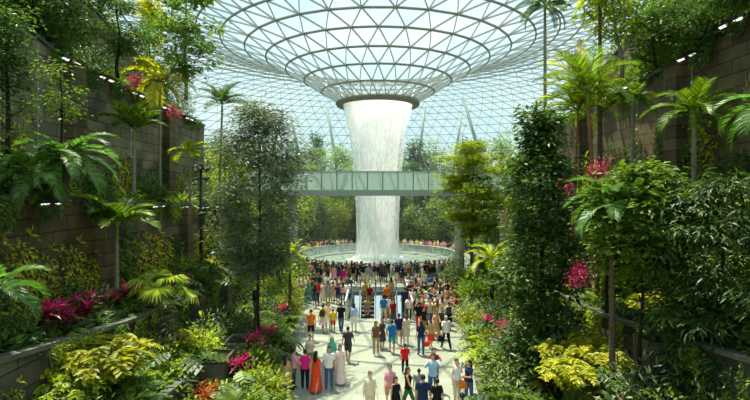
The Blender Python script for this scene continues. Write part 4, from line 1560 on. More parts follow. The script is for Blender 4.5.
# ---- far forest round the pool ------------------------------------
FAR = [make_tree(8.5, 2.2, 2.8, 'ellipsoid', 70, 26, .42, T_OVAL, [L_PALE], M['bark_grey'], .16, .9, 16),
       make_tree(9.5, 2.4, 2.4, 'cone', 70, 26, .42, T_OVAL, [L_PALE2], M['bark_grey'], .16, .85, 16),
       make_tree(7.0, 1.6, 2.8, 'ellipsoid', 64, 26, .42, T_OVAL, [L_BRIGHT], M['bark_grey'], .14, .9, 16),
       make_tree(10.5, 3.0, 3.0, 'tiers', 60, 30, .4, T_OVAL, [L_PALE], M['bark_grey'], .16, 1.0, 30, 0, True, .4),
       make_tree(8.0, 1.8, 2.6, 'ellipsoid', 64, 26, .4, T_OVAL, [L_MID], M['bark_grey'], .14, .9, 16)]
FD = ['hazy round-crowned tree', 'hazy deep green conical tree', 'light green round tree', 'tall layered hazy tree', 'green round tree']
ft = []
for r, n, a0, a1 in ((16.5, 12, 12, 168), (20.5, 14, 5, 175), (25, 16, 0, 180), (30, 17, -5, 185), (36, 18, 0, 180), (42, 16, 15, 165)):
    for i in range(n):
        a = rad(a0 + (a1 - a0) * (i + .5 + R.uniform(-.3, .3)) / n)
        q = r + R.uniform(-1.2, 1.2)
        ft.append((CX + q * math.cos(a), CY + q * math.sin(a)))
for i in range(14):     # flanks between the canyon ends and the pool
    s = -1 if i % 2 else 1
    ft.append((s * R.uniform(12.5, 20), R.uniform(45, 58)))
for (x, y) in ft:
    r = math.hypot(x - CX, y - CY)
    k = R.choice([0, 1, 3, 1, 4] if r > 22 else [0, 1, 2, 1, 4, 1])
    sc = R.uniform(.6, .9) if r < 19 else R.uniform(.85, 1.15) if r < 28 else R.uniform(1.0, 1.4) if r < 38 else R.uniform(.8, 1.0)
    o = place(FAR[k], 'forest_tree', (x, y, ground_z(x, y) - .1), R.random() * 6, sc)
    belt = 'just beyond the pool crowd' if r < 19 else 'halfway up the far slope' if r < 28 else 'high under the far roof'
    reg(o, FD[k], 'tree', belt, 'forest trees beyond the pool', key=math.atan2(x - CX, y), frm='from the right-side wall')
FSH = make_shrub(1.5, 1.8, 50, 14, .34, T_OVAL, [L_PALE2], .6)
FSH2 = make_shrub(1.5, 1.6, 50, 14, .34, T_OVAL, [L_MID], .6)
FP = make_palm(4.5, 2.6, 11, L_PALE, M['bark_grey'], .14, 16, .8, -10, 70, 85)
for i in range(46):
    a = rad(2 + 176 * (i + .5) / 46)
    q = 15.3 + 13 * ((i * 7) % 10) / 10 + R.uniform(-.5, .5)
    x, y = CX + q * math.cos(a), CY + q * math.sin(a)
    if i % 5 == 4:
        o = place(FP, 'palm', (x, y, ground_z(x, y)), R.random() * 6, R.uniform(.9, 1.3))
        reg(o, 'hazy palm among the forest trees', 'palm', 'beyond the pool', 'palms beyond the pool', key=math.atan2(x - CX, y), frm='from the right-side wall')
    else:
        o = place(FSH if i % 2 else FSH2, 'leafy_shrub', (x, y, ground_z(x, y)), R.random() * 6, R.uniform(.9, 1.4))
        reg(o, 'hazy deep green shrub' if i % 2 else 'mid green rounded shrub', 'shrub', 'on the slope beyond the pool', 'shrubs beyond the pool', key=math.atan2(x - CX, y), frm='from the right-side wall')
def far_under(n):
    mb = MB()
    a = np.radians(-20 + 220 * NR.random(n))
    q = 13.9 + 38 * NR.random(n) ** .8
    P = np.array([(CX + r * math.cos(t), CY + r * math.sin(t), ground_z(CX + r * math.cos(t), CY + r * math.sin(t)) + .6 * R.random()) for r, t in zip(q, a)])
    leaves(mb, T_DIA, P, rdir(n, 0, .9), np.array((0, 0, 1.0)) + NR.normal(size=P.shape) * .4, .55 * (.6 + .8 * NR.random(n)))
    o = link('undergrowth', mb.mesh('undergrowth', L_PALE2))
    o['kind'] = 'stuff'
    o['category'] = 'undergrowth'
    o['label'] = 'leafy undergrowth covering the slope beyond the pool'
far_under(9000)
# ================================================================== PEOPLE
def loft(mb, secs, n=14, mat=0, rnd=.5):
    """secs: (centre, half width x, half depth y[, u axis, v axis]) closed at both ends"""
    v, f = [], []
    for sct in secs:
        c, a, b = np.array(sct[0], float), sct[1], sct[2]
        u = np.array(sct[3] if len(sct) > 3 else (1, 0, 0), float)
        w_ = np.array(sct[4] if len(sct) > 4 else (0, 1, 0), float)
        for j in range(n):
            t = 2 * PI * j / n
            v.append(c + u * a * math.cos(t) + w_ * b * math.sin(t))
    for i in range(len(secs) - 1):
        for j in range(n):
            j2 = (j + 1) % n
            f.append((i * n + j, i * n + j2, (i + 1) * n + j2, (i + 1) * n + j))
    f.append(tuple(range(n - 1, -1, -1)))
    f.append(tuple((len(secs) - 1) * n + j for j in range(n)))
    mb.add(v, f, mat, rnd)


def capsule(mb, p, q, r0, r1, n=10):
    p, q = np.array(p, float), np.array(q, float)
    d = q - p
    L = np.linalg.norm(d) + 1e-9
    d /= L
    pts, rs = [], []
    for k in (-1, -.7, -.3):
        pts.append(p + d * r0 * k)
        rs.append(r0 * math.sqrt(max(.02, 1 - k * k)))
    pts += [p, p + d * L * .35, q]
    rs += [r0, r0 + (r1 - r0) * .3, r1]
    for k in (.3, .7, 1):
        pts.append(q + d * r1 * k)
        rs.append(r1 * math.sqrt(max(.02, 1 - k * k)))
    mb.tube(pts, rs, n)


def sleeve(mb, p, q, r0, r1, n=10):
    mb.tube([p, np.array(p) + (np.array(q) - np.array(p)) * .5, q], [r0, (r0 + r1) / 2, r1], n)


def fuse(mb, name, voxel, ratio, smooth=3):
    """one continuous skin out of overlapping limbs"""
    me = mb.mesh(name + '_raw', [])
    ob = bpy.data.objects.new('temp', me)
    COL.objects.link(ob)
    m1 = ob.modifiers.new('r', 'REMESH')
    m1.mode = 'VOXEL'
    m1.voxel_size = voxel
    m2 = ob.modifiers.new('s', 'SMOOTH')
    m2.factor = .5
    m2.iterations = smooth
    m3 = ob.modifiers.new('d', 'DECIMATE')
    m3.ratio = ratio
    dg = bpy.context.evaluated_depsgraph_get()
    res = bpy.data.meshes.new_from_object(ob.evaluated_get(dg))
    bpy.data.objects.remove(ob)
    bpy.data.meshes.remove(me)
    res.name = name
    res.polygons.foreach_set('use_smooth', [True] * len(res.polygons))
    return res


def kin(pose):
    """joint positions, facing -Y"""
    J = {}
    sw, hw = pose['sw'], .095
    for s, arm, leg in ((1, pose['armR'], pose['legR']), (-1, pose['armL'], pose['legL'])):
        fl, ab, el, inn = [rad(a) for a in arm]
        sh = np.array((s * sw, .0, 1.385))
        d1 = np.array((s * math.sin(ab), -math.sin(fl) * math.cos(ab), -math.cos(fl) * math.cos(ab)))
        e = sh + d1 * .29
        ab2 = ab - inn
        f2 = fl + el
        d2 = np.array((s * math.sin(ab2), -math.sin(f2) * math.cos(ab2), -math.cos(f2) * math.cos(ab2)))
        w_ = e + d2 * .25
        hf, kf = rad(leg[0]), rad(leg[1])
        hp = np.array((s * hw, 0, .90))
        t1 = np.array((s * .03, -math.sin(hf), -math.cos(hf)))
        k = hp + t1 * .43
        t2 = np.array((-s * .0, -math.sin(hf - kf), -math.cos(hf - kf)))
        an = k + t2 * .40
        J[s] = dict(sh=sh, e=e, w=w_, d2=d2, hp=hp, k=k, an=an, t2=t2)
    low = min(J[1]['an'][2], J[-1]['an'][2])
    dz = .075 - low
    for s in J:
        for q in ('sh', 'e', 'w', 'hp', 'k', 'an'):
            J[s][q] = J[s][q] + np.array((0, 0, dz))
    J['dz'] = dz
    return J


def torso(mb, J, grow, z0, z1, fem, flare=0.0):
    dz = J['dz']
    prof = [(.82, .155, .10), (.90, .168, .115), (.97, .155, .105), (1.06, .132, .095), (1.14, .14, .1), (1.24, .158, .112), (1.32, .168, .105), (1.38, .15, .085), (1.42, .09, .065), (1.45, .06, .058)]
    if not fem:
        prof = [(.82, .15, .1), (.90, .155, .11), (.97, .155, .108), (1.06, .15, .105), (1.14, .155, .108), (1.24, .175, .115), (1.32, .188, .108), (1.38, .168, .088), (1.42, .1, .07), (1.45, .062, .06)]
    secs = []
    zs = [p_[0] for p_ in prof]
    for z in np.linspace(z0, z1, 10):
        a = np.interp(z, zs, [p_[1] for p_ in prof]) + grow
        b = np.interp(z, zs, [p_[2] for p_ in prof]) + grow
        k = flare * max(0, (1.05 - z)) / .3
        secs.append(((0, .0 + (-.012 if 1.15 < z < 1.33 else 0), z + dz), a + k, b + k))
    loft(mb, secs)


def hand(mb, J, s, curl):
    w_, d = J[s]['w'], J[s]['d2']
    side = np.cross(d, (s, 0, 0.001))
    if np.linalg.norm(side) < .2:
        side = np.cross(d, (0, 0, 1.0))
    side = side / np.linalg.norm(side)         # across the knuckles
    nrm = np.cross(d, side)                    # palm normal
    loft(mb, [(w_ - d * .02, .028, .022, side, nrm), (w_ + d * .03, .036, .017, side, nrm), (w_ + d * .085, .042, .014, side, nrm)], 10)
    for i, (o, ln) in enumerate(((-.034, .062), (-.0115, .074), (.0115, .07), (.034, .055))):
        b = w_ + d * .08 + side * o
        m_ = b + d * ln * .55 + side * o * .12
        t = m_ + (d * math.cos(curl) - nrm * math.sin(curl) * 1.0 * s) * ln * .5
        capsule(mb, b, m_, .0085, .008, 6)
        capsule(mb, m_, t, .008, .0065, 6)
    b = w_ + d * .02 + side * -.03
    m_ = b + (d * .6 - side * .8) * .04
    capsule(mb, b, m_, .0115, .0095, 6)
    capsule(mb, m_, m_ + (d * .9 - side * .25) * .03, .009, .0075, 6)


def make_body(pose):
    J = kin(pose)
    mb = MB()
    dz = J['dz']
    fem = pose['fem']
    torso(mb, J, 0, .83, 1.45, fem)
    capsule(mb, (0, .005, 1.40 + dz), (0, -.005, 1.50 + dz), .056, .052)
    # head: skull, jaw, nose, ears, brow
    hz = 1.575 + dz
    mb.ball((0, .012, hz + .018), (.074, .094, .098), 16)
    loft(mb, [((0, -.028, hz - .105), .028, .03), ((0, -.022, hz - .085), .047, .052), ((0, -.012, hz - .04), .062, .075), ((0, -.005, hz), .068, .085)], 14)
    capsule(mb, (0, -.083, hz + .005), (0, -.104, hz - .032), .009, .014, 8)
    capsule(mb, (-.03, -.075, hz + .024), (.03, -.075, hz + .024), .012, .012, 8)
    capsule(mb, (-.02, -.077, hz - .062), (.02, -.077, hz - .062), .009, .009, 8)
    for s in (1, -1):
        mb.ball((s * .077, .012, hz - .005), (.012, .022, .034), 8)
        j = J[s]
        capsule(mb, j['sh'] - np.array((s * .03, 0, .005)), j['e'], .052 if not fem else .044, .036 if not fem else .033)
        capsule(mb, j['e'], j['w'], .037 if not fem else .033, .023)
        capsule(mb, j['hp'], j['k'], .085, .053)
        calf = j['k'] + (j['an'] - j['k']) * .3 + np.array((0, .012, 0))
        capsule(mb, j['k'], calf, .05, .052)
        capsule(mb, calf, j['an'], .052, .033)
        ft_ = j['an'] + np.array((0, 0, -.035))
        capsule(mb, ft_ + np.array((0, .03, 0)), ft_ + np.array((s * .015, -.13, -.008)), .036, .03)
        hand(mb, J, s, pose['curl'])
    me = fuse(mb, 'body', .0068, .22, 2)
    # eyes and lips as small inlaid pieces
    ex = MB()
    for s in (1, -1):
        ex.ball((s * .03, -.079, hz + .004), (.013, .009, .007), 8)
    ey = ex.mesh('e', [])
    # join by rebuilding
    V = [tuple(v_.co) for v_ in me.vertices] + [tuple(v_.co) for v_ in ey.vertices]
    o = len(me.vertices)
    F = [tuple(p_.vertices) for p_ in me.polygons] + [tuple(i + o for i in p_.vertices) for p_ in ey.polygons]
    n0 = len(me.polygons)
    bm_ = bpy.data.meshes.new('body')
    bm_.from_pydata(V, [], F)
    bm_.polygons.foreach_set('use_smooth', [True] * len(F))
    bm_.polygons.foreach_set('material_index', [0] * n0 + [1] * (len(F) - n0))
    bm_.update()
    bpy.data.meshes.remove(me)
    bpy.data.meshes.remove(ey)
    return bm_, J


def make_top(J, fem, kind):
    mb = MB()
    dz = J['dz']
    if kind == 'sleeveless':
        torso(mb, J, .014, .9, 1.4, fem, .02)
    else:
        torso(mb, J, .016, .86 if not fem else .9, 1.43, fem, .03)
        for s in (1, -1):
            j = J[s]
            mb.ball(j['sh'] - np.array((s * .02, 0, .01)), (.072, .068, .066) if not fem else (.062, .062, .06), 12)
            if kind == 'tee':
                sleeve(mb, j['sh'] - np.array((s * .02, 0, 0)), j['sh'] + (j['e'] - j['sh']) * .72, .066 if not fem else .058, .06 if not fem else .05)
            else:
                sleeve(mb, j['sh'] - np.array((s * .02, 0, 0)), j['e'], .064 if not fem else .056, .05)
                mb.ball(j['e'], .05, 10)
                sleeve(mb, j['e'], j['e'] + (j['w'] - j['e']) * .95, .05, .036)
    return fuse(mb, 'top', .013, .4, 3)


def make_bottom(J, fem, kind):
    mb = MB()
    dz = J['dz']
    if kind in ('trousers', 'shorts'):
        torso(mb, J, .012, .82, 1.0, fem)
        for s in (1, -1):
            j = J[s]
            mb.ball(j['hp'] - np.array((0, 0, .02)), (.095, .105, .1), 12)
            if kind == 'shorts':
                sleeve(mb, j['hp'], j['hp'] + (j['k'] - j['hp']) * .9, .1, .083)
            else:
                sleeve(mb, j['hp'], j['k'], .1, .07)
                mb.ball(j['k'], .069, 10)
                sleeve(mb, j['k'], j['k'] + (j['an'] - j['k']) * .98, .069, .056)
        return fuse(mb, kind, .013, .4, 3)
    zk = {'skirt': .5, 'dress': .5, 'long_dress': .12}[kind]
    ce = (J[1]['k'] + J[-1]['k']) / 2
    cy = ce[1] * .8
    sp_ = abs(J[1]['k'][1] - J[-1]['k'][1]) * .5
    secs = [((0, 0, 1.02 + dz), .15, .115), ((0, 0, .95 + dz), .178, .13), ((0, 0, .85 + dz), .192, .145), ((0, cy * .6, (.85 + zk) / 2 + dz), .21, .16 + sp_ * .6), ((0, cy, zk + dz), .235, .175 + sp_)]
    if kind == 'long_dress':
        secs[-1] = ((0, cy, zk + dz), .26, .2 + sp_ * 1.4)
    loft(mb, secs, 20)
    if kind != 'skirt':
        torso(mb, J, .015, .95, 1.41, fem)
    return fuse(mb, kind, .013, .4, 3)


def make_shoes(J):
    mb = MB()
    for s in (1, -1):
        a = J[s]['an'] + np.array((0, 0, -.037))
        p, q = a + np.array((0, .045, 0)), a + np.array((s * .015, -.15, -.006))
        secs = []
        for t, w_, h_ in ((0, .025, .03), (.1, .04, .042), (.4, .042, .042), (.75, .048, .034), (.95, .038, .026), (1.0, .02, .014)):
            secs.append((p + (q - p) * t + np.array((0, 0, (h_ - .04))), w_, h_, (1, 0, 0), (0, 0, 1)))
        loft(mb, secs, 10)
    return mb.mesh('shoes', [], True)


def make_hair(dz, kind):
    mb = MB()
    hz = 1.575 + dz
    v, f = [], []
    # cap following the skull, open over the face
    n, k = 18, 8
    for i in range(k + 1):
        for j in range(n):
            a = 2 * PI * j / n
            front = max(0, -math.sin(a))
            tmax = rad(118) - rad(62) * front ** .7
            t = tmax * i / k
            v.append((.084 * math.sin(t) * math.cos(a), .016 + .106 * math.sin(t) * math.sin(a), hz + .022 + .108 * math.cos(t)))
    for i in range(k):
        for j in range(n):
            j2 = (j + 1) % n
            f.append((i * n + j, (i + 1) * n + j, (i + 1) * n + j2, i * n + j2))
    mb.add(v, f)
    if kind == 'long':
        loft(mb, [((0, .06, hz + .06), .075, .05), ((0, .075, hz - .04), .088, .05), ((0, .09, hz - .16), .09, .042), ((0, .1, hz - .28), .075, .03), ((0, .1, hz - .33), .04, .018)], 12)
    elif kind == 'tied':
        mb.ball((0, .118, hz + .06), (.04, .04, .04), 10)
        loft(mb, [((0, .13, hz + .05), .028, .024), ((0, .145, hz - .03), .034, .028), ((0, .13, hz - .12), .016, .014)], 10)
    elif kind == 'scarf':
        loft(mb, [((0, .01, hz + .1), .05, .06), ((0, .03, hz + .03), .095, .1), ((0, .04, hz - .06), .1, .1), ((0, .01, hz - .13), .11, .11), ((0, .0, hz - .2), .16, .12), ((0, .0, hz - .27), .17, .12)], 16)
    elif kind == 'cap':
        loft(mb, [((0, -.085, hz + .062), .06, .012), ((0, -.15, hz + .05), .05, .01)], 10)
    return mb.mesh('hair', [], True)


S0, S1, S2 = (4, 0), (-6, 4), (0, 0)
POSES = {
    'stand': dict(armR=(4, 9, 12, 4), armL=(-2, 9, 10, 4), legR=(3, 2), legL=(-3, 2), curl=.5),
    'walk': dict(armR=(-22, 8, 16, 4), armL=(24, 8, 22, 4), legR=(22, 6), legL=(-18, 14), curl=.6),
    'stroll': dict(armR=(18, 8, 20, 4), armL=(-16, 8, 16, 4), legR=(-15, 14), legL=(18, 6), curl=.6),
    'photo': dict(armR=(62, 16, 78, 34), armL=(62, 16, 78, 34), legR=(4, 2), legL=(-5, 3), curl=1.1),
    'hold': dict(armR=(18, 10, 82, 30), armL=(0, 9, 12, 4), legR=(-4, 2), legL=(6, 5), curl=1.0),
    'lean': dict(armR=(30, 12, 55, 22), armL=(30, 12, 55, 22), legR=(3, 2), legL=(-6, 6), curl=.8),
}
PT = {'stand': 'standing', 'walk': 'walking', 'stroll': 'strolling', 'photo': 'holding a phone up in both hands', 'hold': 'with one forearm raised', 'lean': 'with both forearms forward'}
BANK = {}


def bank(pose, fem):
    key = (pose, fem)
    if key not in BANK:
        pd = dict(POSES[pose], fem=fem, sw=.158 if fem else .182)
        body, J = make_body(pd)
        BANK[key] = dict(body=body, J=J)
    return BANK[key]


def piece(pose, fem, what, kind):
    b = bank(pose, fem)
    if (what, kind) not in b:
        J = b['J']
        if what == 'top':
            b[(what, kind)] = make_top(J, fem, kind)
        elif what == 'bottom':
            b[(what, kind)] = make_bottom(J, fem, kind)
        elif what == 'shoes':
            b[(what, kind)] = make_shoes(J)
        elif what == 'hair':
            b[(what, kind)] = make_hair(J['dz'], kind)
        b[(what, kind)].materials.clear()
        b[(what, kind)].materials.append(None)
    return b[(what, kind)]


CLR = {'white': (232, 230, 222), 'cream': (224, 208, 174), 'tan': (190, 150, 104), 'brown': (112, 78, 52), 'black': (26, 26, 28), 'charcoal': (62, 64, 66), 'grey': (140, 144, 146),
       'navy': (30, 42, 74), 'blue': (32, 104, 168), 'light blue': (158, 190, 216), 'teal': (34, 142, 136), 'green': (58, 110, 62), 'yellow': (226, 196, 44), 'olive yellow': (178, 170, 66),
       'orange': (236, 116, 30), 'orange-red': (232, 66, 36), 'red': (206, 28, 36), 'dark red': (116, 26, 34), 'magenta': (222, 34, 122), 'pink': (232, 150, 160), 'pale pink': (236, 204, 196),
       'lavender': (184, 176, 206), 'denim blue': (62, 86, 122), 'khaki': (158, 136, 96), 'beige': (206, 190, 160), 'mint': (96, 190, 160)}
CM = {}


def cloth(c):
    if c not in CM:
        CM[c] = solid(c.replace(' ', '_').replace('-', '_') + '_cloth', srgb(*CLR[c]), .85, .1, noise=.08, scale=9)
    return CM[c]


SKIN = [solid('fair_skin', srgb(224, 176, 146), .55, .3, noise=.04), solid('tan_skin', srgb(198, 146, 110), .55, .3, noise=.04), solid('brown_skin', srgb(136, 92, 64), .55, .3, noise=.04)]
EYE_M = solid('dark_eye', (.01, .008, .006), .2, .5)
HAIRM = {'black': solid('black_hair', srgb(24, 20, 20), .5, .3), 'brown': solid('brown_hair', srgb(70, 46, 30), .5, .3), 'auburn': solid('auburn_hair', srgb(112, 64, 36), .5, .3), 'grey': solid('grey_hair', srgb(160, 158, 154), .5, .3)}


def setmat(o, i, m):
    o.material_slots[i].link = 'OBJECT'
    o.material_slots[i].material = m


def person(loc, rz, pose, fem, top, tcol, bot, bcol, hair='short', hcol='black', skin=0, sc=1.0, desc=None, place_='', group=None, key=None, frm='', full=True):
    root = thing('person', loc, rz, sc)
    b = bank(pose, fem)
    if not len(b['body'].materials):
        b['body'].materials.append(None)
        b['body'].materials.append(EYE_M)
    o = link('body', b['body'], root)
    setmat(o, 0, SKIN[skin])
    is_dress = bot in ('dress', 'long_dress')
    if not is_dress:
        o = link('shirt' if top != 'sleeveless' else 'vest', piece(pose, fem, 'top', top), root)
        setmat(o, 0, cloth(tcol))
    elif top != 'sleeveless':
        o = link('shirt', piece(pose, fem, 'top', top), root)
        setmat(o, 0, cloth(tcol))
    o = link(bot, piece(pose, fem, 'bottom', bot), root)
    setmat(o, 0, cloth(bcol))
    o = link('headscarf' if hair == 'scarf' else 'cap' if hair == 'cap' else 'hair', piece(pose, fem, 'hair', hair), root)
    setmat(o, 0, cloth(tcol) if hair == 'scarf' else cloth('white') if hair == 'cap' else HAIRM[hcol])
    if full:
        o = link('shoes', piece(pose, fem, 'shoes', 'x'), root)
        setmat(o, 0, cloth(R.choice(['black', 'white', 'brown', 'charcoal'])))
    tn = {'tee': 'T-shirt', 'long': 'long-sleeved top', 'sleeveless': 'sleeveless top'}[top]
    bn = bot.replace('_', ' ')
    if desc is None:
        if is_dress:
            desc = 'person in %s %s %s' % ('an' if bcol[0] in 'aeiou' else 'a', bcol, bn) if top == 'sleeveless' else 'person in a %s %s' % (bcol, bn)
        elif bn in ('trousers', 'shorts'):
            desc = 'person in %s %s, %s %s' % (tcol, tn, bcol, bn)
        else:
            desc = 'person in %s %s, %s %s' % (tcol, tn, bcol, bn)
    reg(root, desc, 'person', place_, group, key, frm)
    return root


def pp(fx, fy, rz, *a, **k):
    d = FPX * EYE / (fy - 190)
    return person((((fx - 375) / FPX * d), d, 0), rad(rz), *a, **k)


G = 'visitors on the plaza'
# facing 0 = toward the camera, 180 = walking to the pool
PL = [
    # fx, fy, heading, pose, fem, top, topcol, bottom, botcol, hair, hcol, skin, scale, label tail
    (286, 396, 160, 'stand', 1, 'sleeveless', 'tan', 'dress', 'tan', 'long', 'black', 1, .97, 'at the hedge left of the pink tops'),
    (294, 389, 110, 'lean', 0, 'tee', 'pink', 'trousers', 'charcoal', 'short', 'black', 1, .97, 'leaning toward the plants'),
    (305, 390, 178, 'stand', 1, 'tee', 'magenta', 'trousers', 'black', 'short', 'black', 1, .97, 'beside the long orange dress'),
    (316, 391, 170, 'walk', 1, 'sleeveless', 'orange-red', 'long_dress', 'orange-red', 'long', 'black', 1, .98, 'walking beside the white T-shirt'),
    (329, 389, 5, 'stand', 0, 'tee', 'white', 'trousers', 'denim blue', 'short', 'black', 1, 1.02, 'facing the camera next to the orange dress'),
    (340, 383, 12, 'walk', 1, 'tee', 'pale pink', 'long_dress', 'pale pink', 'long', 'brown', 0, .97, 'walking up behind the white T-shirt'),
    (332, 374, 0, 'stand', 1, 'long', 'mint', 'skirt', 'mint', 'scarf', 'black', 1, .96, 'wearing a mint headscarf'),
    (348, 362, 172, 'walk', 0, 'tee', 'charcoal', 'shorts', 'charcoal', 'short', 'black', 1, 1.02, 'walking away alone'),
    (310, 371, 0, 'hold', 1, 'tee', 'cream', 'shorts', 'khaki', 'short', 'brown', 0, .95, 'behind the magenta top'),
    (311, 341, 180, 'stand', 0, 'tee', 'orange', 'shorts', 'black', 'short', 'black', 1, 1.0, 'with their back turned near the hedge'),
    (323, 332, 165, 'walk', 1, 'tee', 'yellow', 'skirt', 'pale pink', 'short', 'black', 1, .96, 'carrying a dark backpack'),
    (328, 330, 10, 'hold', 1, 'tee', 'pale pink', 'trousers', 'white', 'long', 'black', 0, .95, 'beside the yellow shirt with the backpack'),
    (333, 332, 175, 'stand', 0, 'tee', 'yellow', 'shorts', 'red', 'short', 'black', 1, .78, 'small, next to the black shirt'),
    (341, 332, 172, 'walk', 0, 'tee', 'black', 'trousers', 'denim blue', 'short', 'black', 1, 1.02, 'walking beside the small yellow shirt'),
    (354, 331, 176, 'stand', 1, 'tee', 'lavender', 'skirt', 'white', 'long', 'black', 0, .95, 'by the glass guard'),
    (376, 355, 8, 'hold', 1, 'tee', 'brown', 'trousers', 'khaki', 'long', 'black', 1, .98, 'standing beside the charcoal dress'),
    (382, 349, 350, 'walk', 1, 'sleeveless', 'charcoal', 'dress', 'charcoal', 'long', 'black', 1, .96, 'at mid-plaza next to the brown top'),
    (392, 353, 175, 'walk', 0, 'tee', 'blue', 'shorts', 'teal', 'short', 'black', 1, 1.0, 'walking away at mid-plaza'),
    (399, 345, 178, 'walk', 0, 'tee', 'navy', 'shorts', 'khaki', 'short', 'black', 1, 1.0, 'beyond the blue T-shirt'),
    (406, 345, 185, 'stand', 1, 'tee', 'beige', 'dress', 'beige', 'tied', 'brown', 0, .92, 'next to the navy T-shirt'),
    (405, 375, 178, 'walk', 0, 'tee', 'red', 'trousers', 'black', 'short', 'black', 1, .84, 'walking away at the plaza centre'),
    (421, 355, 190, 'stand', 1, 'tee', 'navy', 'trousers', 'denim blue', 'long', 'black', 1, 1.0, 'before the orange skirt'),
    (431, 348, 200, 'stroll', 1, 'tee', 'tan', 'skirt', 'orange-red', 'tied', 'brown', 0, .86, 'beside the jeans and navy top'),
    (446, 349, 195, 'walk', 0, 'tee', 'white', 'trousers', 'black', 'short', 'grey', 1, 1.03, 'walking away along the hedge'),
    (370, 418, 10, 'stroll', 1, 'long', 'cream', 'trousers', 'beige', 'tied', 'auburn', 0, 1.0, 'striding toward the camera'),
    (390, 409, 0, 'walk', 1, 'tee', 'pink', 'shorts', 'tan', 'tied', 'auburn', 0, 1.0, 'facing the camera next to the olive vest'),
    (396, 420, 20, 'stand', 1, 'sleeveless', 'teal', 'dress', 'black', 'long', 'black', 1, .9, 'in front of the pink shirt'),
    (408, 412, 70, 'walk', 1, 'sleeveless', 'black', 'trousers', 'green', 'long', 'brown', 1, 1.0, 'seen from the side'),
    (419, 406, 175, 'stand', 0, 'tee', 'grey', 'shorts', 'grey', 'short', 'black', 1, .83, 'with their back turned beside the navy polo'),
    (423, 425, 180, 'stand', 0, 'tee', 'navy', 'trousers', 'charcoal', 'short', 'black', 1, 1.03, 'broad back at the bottom of the picture'),
    (437, 426, 185, 'stand', 1, 'tee', 'black', 'trousers', 'black', 'short', 'black', 1, .97, 'in front of the photographer'),
    (433, 399, 352, 'photo', 0, 'long', 'light blue', 'trousers', 'denim blue', 'short', 'black', 1, 1.05, 'taking a photo'),
    (434, 391, 5, 'photo', 1, 'tee', 'dark red', 'trousers', 'black', 'long', 'black', 0, 1.02, 'behind the light blue shirt'),
    (457, 403, 20, 'hold', 1, 'sleeveless', 'white', 'trousers', 'beige', 'tied', 'brown', 0, 1.0, 'talking at the hedge'),
    (469, 405, 300, 'hold', 1, 'tee', 'navy', 'trousers', 'denim blue', 'long', 'black', 1, 1.0, 'by the hedge with an orange bag'),
    (462, 446, 180, 'stand', 1, 'tee', 'black', 'trousers', 'black', 'tied', 'black', 1, 1.0, 'cut off at the bottom edge'),
    (437, 328, 190, 'stand', 1, 'sleeveless', 'olive yellow', 'long_dress', 'olive yellow', 'long', 'auburn', 0, 1.02, 'in the crowd by the hedge'),
    (428, 323, 180, 'stand', 0, 'tee', 'white', 'shorts', 'charcoal', 'cap', 'black', 1, 1.0, 'wearing a white cap'),
    (419, 331, 182, 'stand', 0, 'tee', 'black', 'trousers', 'red', 'short', 'black', 1, 1.0, 'in front of the crowd'),
    (424, 328, 10, 'stroll', 1, 'tee', 'red', 'trousers', 'black', 'long', 'black', 1, .97, 'in front of the crowd'),
    (405, 314, 185, 'stand', 0, 'tee', 'navy', 'trousers', 'navy', 'short', 'black', 1, 1.03, 'against the glass guard'),
    (393, 326, 8, 'walk', 1, 'tee', 'dark red', 'skirt', 'charcoal', 'long', 'black', 1, .97, 'just past the escalator'),
    (383.5, 321, 178, 'stand', 0, 'tee', 'blue', 'shorts', 'beige', 'short', 'black', 1, .92, 'at the mouth of the escalator'),
    (388, 320, 182, 'stand', 1, 'tee', 'white', 'shorts', 'tan', 'short', 'brown', 0, .9, 'at the mouth of the escalator'),
    (299, 303, 15, 'stand', 1, 'tee', 'cream', 'trousers', 'tan', 'long', 'brown', 0, 1.0, 'near the bridge pillar'),
    (303, 304, 0, 'hold', 0, 'tee', 'tan', 'trousers', 'charcoal', 'short', 'black', 0, 1.04, 'near the bridge pillar'),
    (308, 303, 355, 'stand', 1, 'sleeveless', 'teal', 'long_dress', 'teal', 'scarf', 'black', 1, .98, 'near the bridge pillar'),
    (316, 301, 178, 'stand', 0, 'tee', 'charcoal', 'trousers', 'navy', 'short', 'black', 1, .9, 'in the group by the bridge pillar'),
    (322, 300, 180, 'stand', 0, 'tee', 'brown', 'shorts', 'black', 'short', 'black', 1, .86, 'in the group by the bridge pillar'),
    (328, 306, 178, 'stand', 0, 'tee', 'grey', 'trousers', 'khaki', 'short', 'black', 1, 1.02, 'in the group before the pink jacket'),
    (333, 300, 12, 'hold', 1, 'tee', 'white', 'skirt', 'white', 'long', 'black', 0, 1.0, 'before the pink jacket'),
    (338, 305, 178, 'walk', 0, 'tee', 'navy', 'shorts', 'denim blue', 'short', 'black', 1, .92, 'before the pink jacket'),
    (343, 305, 184, 'stand', 1, 'tee', 'pink', 'trousers', 'brown', 'long', 'black', 1, .97, 'before the pink jacket'),
    (343, 289, 175, 'stand', 0, 'long', 'magenta', 'trousers', 'charcoal', 'short', 'black', 1, 1.05, 'standing out in the dark crowd'),
    (424, 293, 180, 'stand', 0, 'tee', 'cream', 'trousers', 'charcoal', 'short', 'grey', 0, 1.04, 'standing out in the dark crowd'),
    (430.5, 296, 185, 'stand', 0, 'tee', 'blue', 'trousers', 'black', 'short', 'black', 1, .95, 'in the crowd by the bridge pillar'),
    (408, 294, 10, 'stroll', 1, 'tee', 'tan', 'trousers', 'dark red', 'long', 'black', 0, 1.0, 'in front of the dark crowd'),
]
for q in PL:
    fx, fy, rz, pose, fem, top, tc_, bot, bc, hair, hc, sk, sc, tail = q
    pp(fx, fy, rz, pose, bool(fem), top, tc_, bot, bc, hair, hc, sk, sc, place_=tail, group=G, frm='from the camera')

